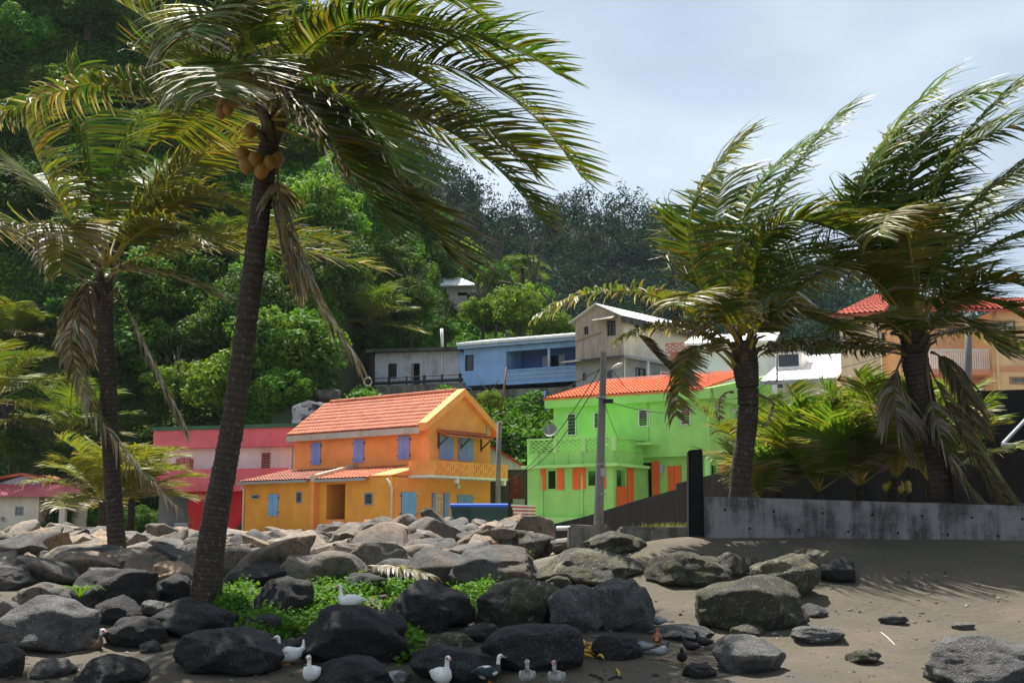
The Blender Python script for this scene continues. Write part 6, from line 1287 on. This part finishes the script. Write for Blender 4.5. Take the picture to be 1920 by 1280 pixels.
tag(quads_mesh('bank_grass', V, C, [HLEAF]), 'light green weeds on the bank below the blue house', 'weeds', kind='stuff')
c = at(918, 750, 79); tree(c, 26 / F * 79, 5, 'small light green bush against the retaining wall', 'trees and shrubs close behind the houses')
# cliff face rocks
for k, (px, py, w, h) in enumerate(((60, 600, 120, 110), (120, 560, 90, 80), (30, 690, 110, 90), (600, 730, 70, 50), (20, 770, 60, 80))):
    cc_ = ground_hit(px, py, 70, 130); Yc = cc_.y; o = bpy.data.objects.new('cliff_rock', rock_mesh('cliff_rock', 900 + k, RIP2 if px > 500 else BAS, 4, 8, (.6, .9), .3)); col.objects.link(o); o.location = cc_ + Vector((0, 1.2, -.5)); o.scale = (w / F * Yc / 2, 3, h / F * Yc / 2)
    tag(o, 'dark rock face showing through the hillside plants', 'cliff', 'rock faces of the hillside')
# far wood: one mass, cloud shade put into its dark leaf colours
rng = np.random.default_rng(33); Vs, Cs = [], []
CLOUD_SHADE_GREENS = [(.024, .056, .026), (.019, .046, .025), (.036, .07, .024), (.030, .058, .034), (.016, .04, .022)]
for _ in range(1050):
    y = rng.uniform(188, 304); x = rng.uniform(-40, 175) * (y / 300)
    if 960 + x / y * F < 700: continue
    R = rng.uniform(3.4, 6.4); V, C = crown_arrays(rng, 430, (R, R, R * rng.uniform(.75, 1.2)), .36, 26, CLOUD_SHADE_GREENS[rng.integers(0, 5)], .9); z = far_z(x, y); Vs.append(V + np.array([x, y, z + R * .45])); Cs.append(np.clip(C - np.array([.03, .02, 0]) * .6, .004, 1))
tag(quads_mesh('far_forest', np.concatenate(Vs), np.concatenate(Cs), [FLEAF]), 'green rainforest covering the far ridge, cloud shade put into its leaf colour', 'forest', kind='stuff')
# leaves of the potted plant
V, C = crown_arrays(np.random.default_rng(2), 260, (.42, .35, .3), .07, 12, (.09, .16, .02)); o = quads_mesh('foliage', V + np.array(at(803, 962, 61)) - np.array(pp.location), C, [LEAF], pp)

# ================================================================ BIRDS
FEA = attr_mat('feathers', .6, .3, 60, .12); LEGM = plain('orange_leg', (.62, .22, .05), .5); REDM = plain('red_face', (.5, .05, .04), .5); BILLM = plain('pink_bill', (.55, .28, .2), .45); EYEM = plain('eye_black', (.01, .01, .01), .2)
def loft(rings, colf, n=16):
    """rings: (x, z, ry, rz) along a spine in the x-z plane"""
    mb = MB(); P = [Vector((r[0], 0, r[1])) for r in rings]; vs, cs = [], []; k = len(P)
    fine = []
    for i in range(k - 1):
        for e in range(3):
            t = e / 3; a, b, c, d = rings[max(0, i - 1)], rings[i], rings[i + 1], rings[min(k - 1, i + 2)]
            fine.append([.5 * (2 * b[q] + (c[q] - a[q]) * t + (2 * a[q] - 5 * b[q] + 4 * c[q] - d[q]) * t * t + (3 * b[q] - a[q] - 3 * c[q] + d[q]) * t ** 3) for q in range(4)])
    fine.append(list(rings[-1])); m = len(fine)
    for i, r in enumerate(fine):
        a, b = fine[max(0, i - 1)], fine[min(m - 1, i + 1)]; T = Vector((b[0] - a[0], 0, b[1] - a[1])).normalized(); N = Vector((-T.z, 0, T.x))
        for j in range(n):
            an = 2 * math.pi * j / n; v = Vector((r[0], 0, r[1])) + Vector((0, 1, 0)) * math.cos(an) * max(.002, r[2]) + N * math.sin(an) * max(.002, r[3]); vs.append(v); cs.append(colf(v, i / (m - 1)))
    fs = [(i * n + j, i * n + (j + 1) % n, (i + 1) * n + (j + 1) % n, (i + 1) * n + j) for i in range(m - 1) for j in range(n)] + [tuple(range(n)), tuple((m - 1) * n + j for j in range(n))]
    mb.add(vs, fs, 0, cs); return mb
dg = None
def surface(px, py):
    global dg
    if dg is None: bpy.context.view_layer.update(); dg = bpy.context.evaluated_depsgraph_get()
    o = EYE.copy(); d = ray(px, py).normalized()
    for _ in range(12):
        h, loc, nrm, i, ob, _m = sc.ray_cast(dg, o, d)
        if not h: return ground_hit(px, py)
        if ob.name.startswith(('boulder', 'beach')): return loc
        o = loc + d * .02
    return ground_hit(px, py)
def bird(kind, label, px, py, head, colf, sc_=1.0, pose='stand', cat='duck', group='ducks on the beach', tail_up=0, face=None, wingc=None, pos=None):
    p = pos or surface(px, py); r = empty(kind, (0, 0, 0), label, cat, group); pig = cat == 'pigeon'
    dz_ = 0 if pose == 'stand' else -.085
    if pig: rings = [(-.20, .085, .03, .006), (-.13, .095, .032, .012), (-.07, .10, .05, .042), (.0, .105, .064, .062), (.06, .125, .058, .06), (.09, .16, .036, .04), (.10, .19, .026, .028), (.115, .215, .025, .026), (.135, .218, .018, .019), (.148, .215, .006, .008)]; bill = [(.142, 0, .215), (.168, 0, .209)]; br_ = .006; eye = (.128, .019, .222); legz = .06
    elif pose == 'preen': rings = [(-.30, .17, .03, .012), (-.22, .17, .07, .04), (-.1, .16, .115, .095), (.03, .15, .125, .11), (.13, .155, .10, .095), (.20, .17, .06, .06), (.245, .14, .036, .036), (.25, .09, .033, .033), (.235, .06, .036, .036), (.21, .05, .028, .026), (.19, .05, .012, .012)]; bill = [(.2, 0, .05), (.14, 0, .05)]; br_ = .014; eye = (.232, .034, .066); legz = .1
    else: rings = [(-.31 + .08 * tail_up, .16 + .19 * tail_up, .03, .010), (-.24 + .02 * tail_up, .165 + .06 * tail_up, .065, .035), (-.12, .16, .11, .088), (.01, .15, .125, .11), (.11, .155, .105, .10), (.165, .20, .062, .066), (.175, .265, .036, .038), (.18, .33, .029, .030), (.19, .375, .034, .035), (.215, .392, .034, .032), (.245, .385, .022, .022), (.262, .38, .012, .012)]; bill = [(.25, 0, .382), (.285, 0, .374), (.315, 0, .372)]; br_ = .016; eye = (.22, .033, .397); legz = .08
    loft(rings, colf).build('body', FEA, r, smooth=True)
    mb = MB(); mb.tube(bill, [br_] * (len(bill) - 1) + [br_ * .6], 8, flat=.5); mb.build('bill', BILLM if not pig else EYEM, r, smooth=True)
    if face:
        mb = MB()
        for s in (1, -1): c = Vector((eye[0] + .012, eye[1] * s * .72, eye[2] - .008)); mb.tube([c + Vector((-.02, 0, .0)), c, c + Vector((.025, -.006 * s, -.004))], [.005, .017, .006], 8)
        mb.build('face_patch', face, r, smooth=True)
    for s in (1, -1):
        mb = MB(); c = Vector((eye[0], eye[1] * s, eye[2])); mb.tube([c - Vector((.005, 0, 0)), c, c + Vector((.005, 0, 0))], [.002, .006, .002], 8); mb.build('eye', EYEM, r, smooth=True)
        k = .55 if pig else 1; y0_ = (.055 if pig else .108); z0_ = .11 if pig else .175
        mb = MB(); mb.tube([Vector((.10 * k, s * (y0_ - .012), z0_ + .0)), Vector((.03 * k, s * (y0_ + .012), z0_)), Vector((-.10 * k, s * (y0_ * .9), z0_)), Vector((-.25 * k, s * y0_ * .35, z0_ + .01 + .05 * tail_up))], [.02 * k, .072 * k, .055 * k, .008], 10, c=[wingc or colf(Vector((-.1, s * .1, .2)), .3)] * 40); w = mb.build('wing', FEA, r, smooth=True)
        for v in w.data.vertices: v.co.y = s * (y0_ * .88 + (abs(v.co.y) - y0_ * .88) * .35)
        if pose == 'stand':
            mb = MB(); lx = .02 if not pig else .015; ly = s * (.05 if not pig else .022); fr = .008 if not pig else .004; f = 1 if not pig else .42
            mb.tube([(lx, ly, legz + .03), (lx - .01, ly, legz * .5), (lx, ly, .012)], [fr * 1.5, fr, fr], 6)
            mb.add([(lx - .02 * f, ly, .004), (lx + .075 * f, ly - .04 * f, .004), (lx + .09 * f, ly, .004), (lx + .075 * f, ly + .04 * f, .004), (lx - .0, ly, .022)], [(0, 1, 4), (1, 2, 4), (2, 3, 4), (3, 0, 4), (3, 2, 1, 0)]); mb.build('leg', LEGM, r)
    r.location = p + Vector((0, 0, dz_ * sc_)); r.rotation_euler = (0, 0, math.radians(head)); r.scale = (sc_ * (.88 if not pig else .92), sc_, sc_)
    return r
def const(c): return lambda v, t: c
WHT = (.80, .79, .76)
def pied(v, t): return (.80, .79, .75) if (t > .56 or nz(v.x * 9, v.y * 9, v.z * 9) > .25) else (.03, .035, .035)
def brownp(v, t): return (.78, .74, .68) if (t > .62 or (t > .3 and nz(v.x * 8, v.y * 8, 2) > .2)) else (.13, .09, .06)
def greyp(v, t): return lerp(np.array((.11, .108, .105)), np.array((.42, .41, .39)), max(0, min(1, nz(v.x * 14, v.y * 14, v.z * 14) + .5 + (t > .6) * .5))).tolist()
bird('white_duck', 'white duck standing with raised tail on the dark rocks', 542, 1246, 205, const(WHT), .80, 'stand', tail_up=1, face=plain('pink_face', (.72, .5, .45), .5))
bird('white_duck', 'white duck sitting upright beside the humped boulder', 585, 1270, 262, const(WHT), .74, 'sit', face=MATS['pink_face'])
bird('white_duck', 'white duck resting on top of the ridged boulder', 656, 1133, 195, const(WHT), .70, 'sit', face=MATS['red_face'])
bird('white_duck', 'white duck with red face standing before the streaked boulder', 829, 1281, 300, const(WHT), .80, 'stand', face=MATS['red_face'], pos=ground_hit(829, 1284) + Vector((0, -.15, 0)))
bird('pied_duck', 'black duck with white neck standing beside the smooth dark boulder', 915, 1272, 8, pied, .72, 'stand', face=MATS['red_face'], wingc=(.015, .045, .05), pos=ground_hit(915, 1278) + Vector((0, -.1, 0)))
bird('grey_duck', 'mottled grey duck facing the sea, closest to the black duck', 989, 1287, 268, greyp, .7, 'stand', face=MATS['pink_face']); bird('grey_duck', 'slim pale grey duck stretching its neck below the bananas', 1044, 1290, 255, greyp, .72, 'stand', face=MATS['red_face'])
bird('pied_duck', 'grey and white duck preening with lowered head', 742, 1279, 215, greyp, .74, 'preen', wingc=(.12, .12, .12)); bird('brown_duck', 'brown and white duck sitting beside the pale grey boulder', 172, 1216, -12, brownp, .72, 'sit', face=MATS['red_face'], wingc=(.06, .045, .035))
bird('white_duck', 'white duck peeping out behind the black shouldered boulder', 452, 1190, 200, const((.7, .68, .66)), .7, 'sit', face=MATS['red_face'], pos=Vector((at(458, 1190, 16.9).x, 16.9, at(458, 1176, 16.9).z - .3)))
PGR = lambda v, t: (.05, .06, .07) if t > .55 else ((.20, .21, .23) if v.x > -.12 else (.05, .05, .055)); PBK = const((.018, .018, .021)); PBR = const((.22, .085, .04))
for (px, py, hd, cf, lab) in ((1234, 1177, 195, PGR, 'grey pigeon under the blocky grey boulder'), (1208, 1226, 160, PGR, 'grey pigeon nearest to the domed boulder'), (1233, 1211, 80, PBR, 'rust brown pigeon among the grey ones'), (1239, 1236, 20, PGR, 'pale grey pigeon stretching forward on the sand'), (1297, 1226, 178, PBK, 'black pigeon walking in front of its black neighbour'), (1321, 1217, 172, PBK, 'black pigeon beside the split grey boulder'), (1279, 1247, 262, PBK, 'dark pigeon seen from the front beside the half buried stone')):
    bird('pigeon', lab, px, py, hd, cf, .88, 'stand', 'pigeon', 'pigeons feeding on the sand', pos=ground_hit(px, py), wingc=(.3, .31, .33) if cf is PGR else None)
# ================================================================ AIR
hz = MB(); hz.box((-320, -40, -26), (340, 470, 168)); ho = hz.build('haze', newmat('haze_air')[0]); ho['kind'] = 'stuff'; ho['label'] = 'thin humid sea air over the bay'
ht = ho.data.materials[0].node_tree; ht.nodes.remove(ht.nodes['Principled BSDF']); pv = ht.nodes.new('ShaderNodeVolumePrincipled'); pv.inputs['Color'].default_value = (.80, .88, 1, 1); pv.inputs['Density'].default_value = .00009; pv.inputs['Anisotropy'].default_value = 0
ht.links.new(pv.outputs[0], ht.nodes['Material Output'].inputs['Volume'])
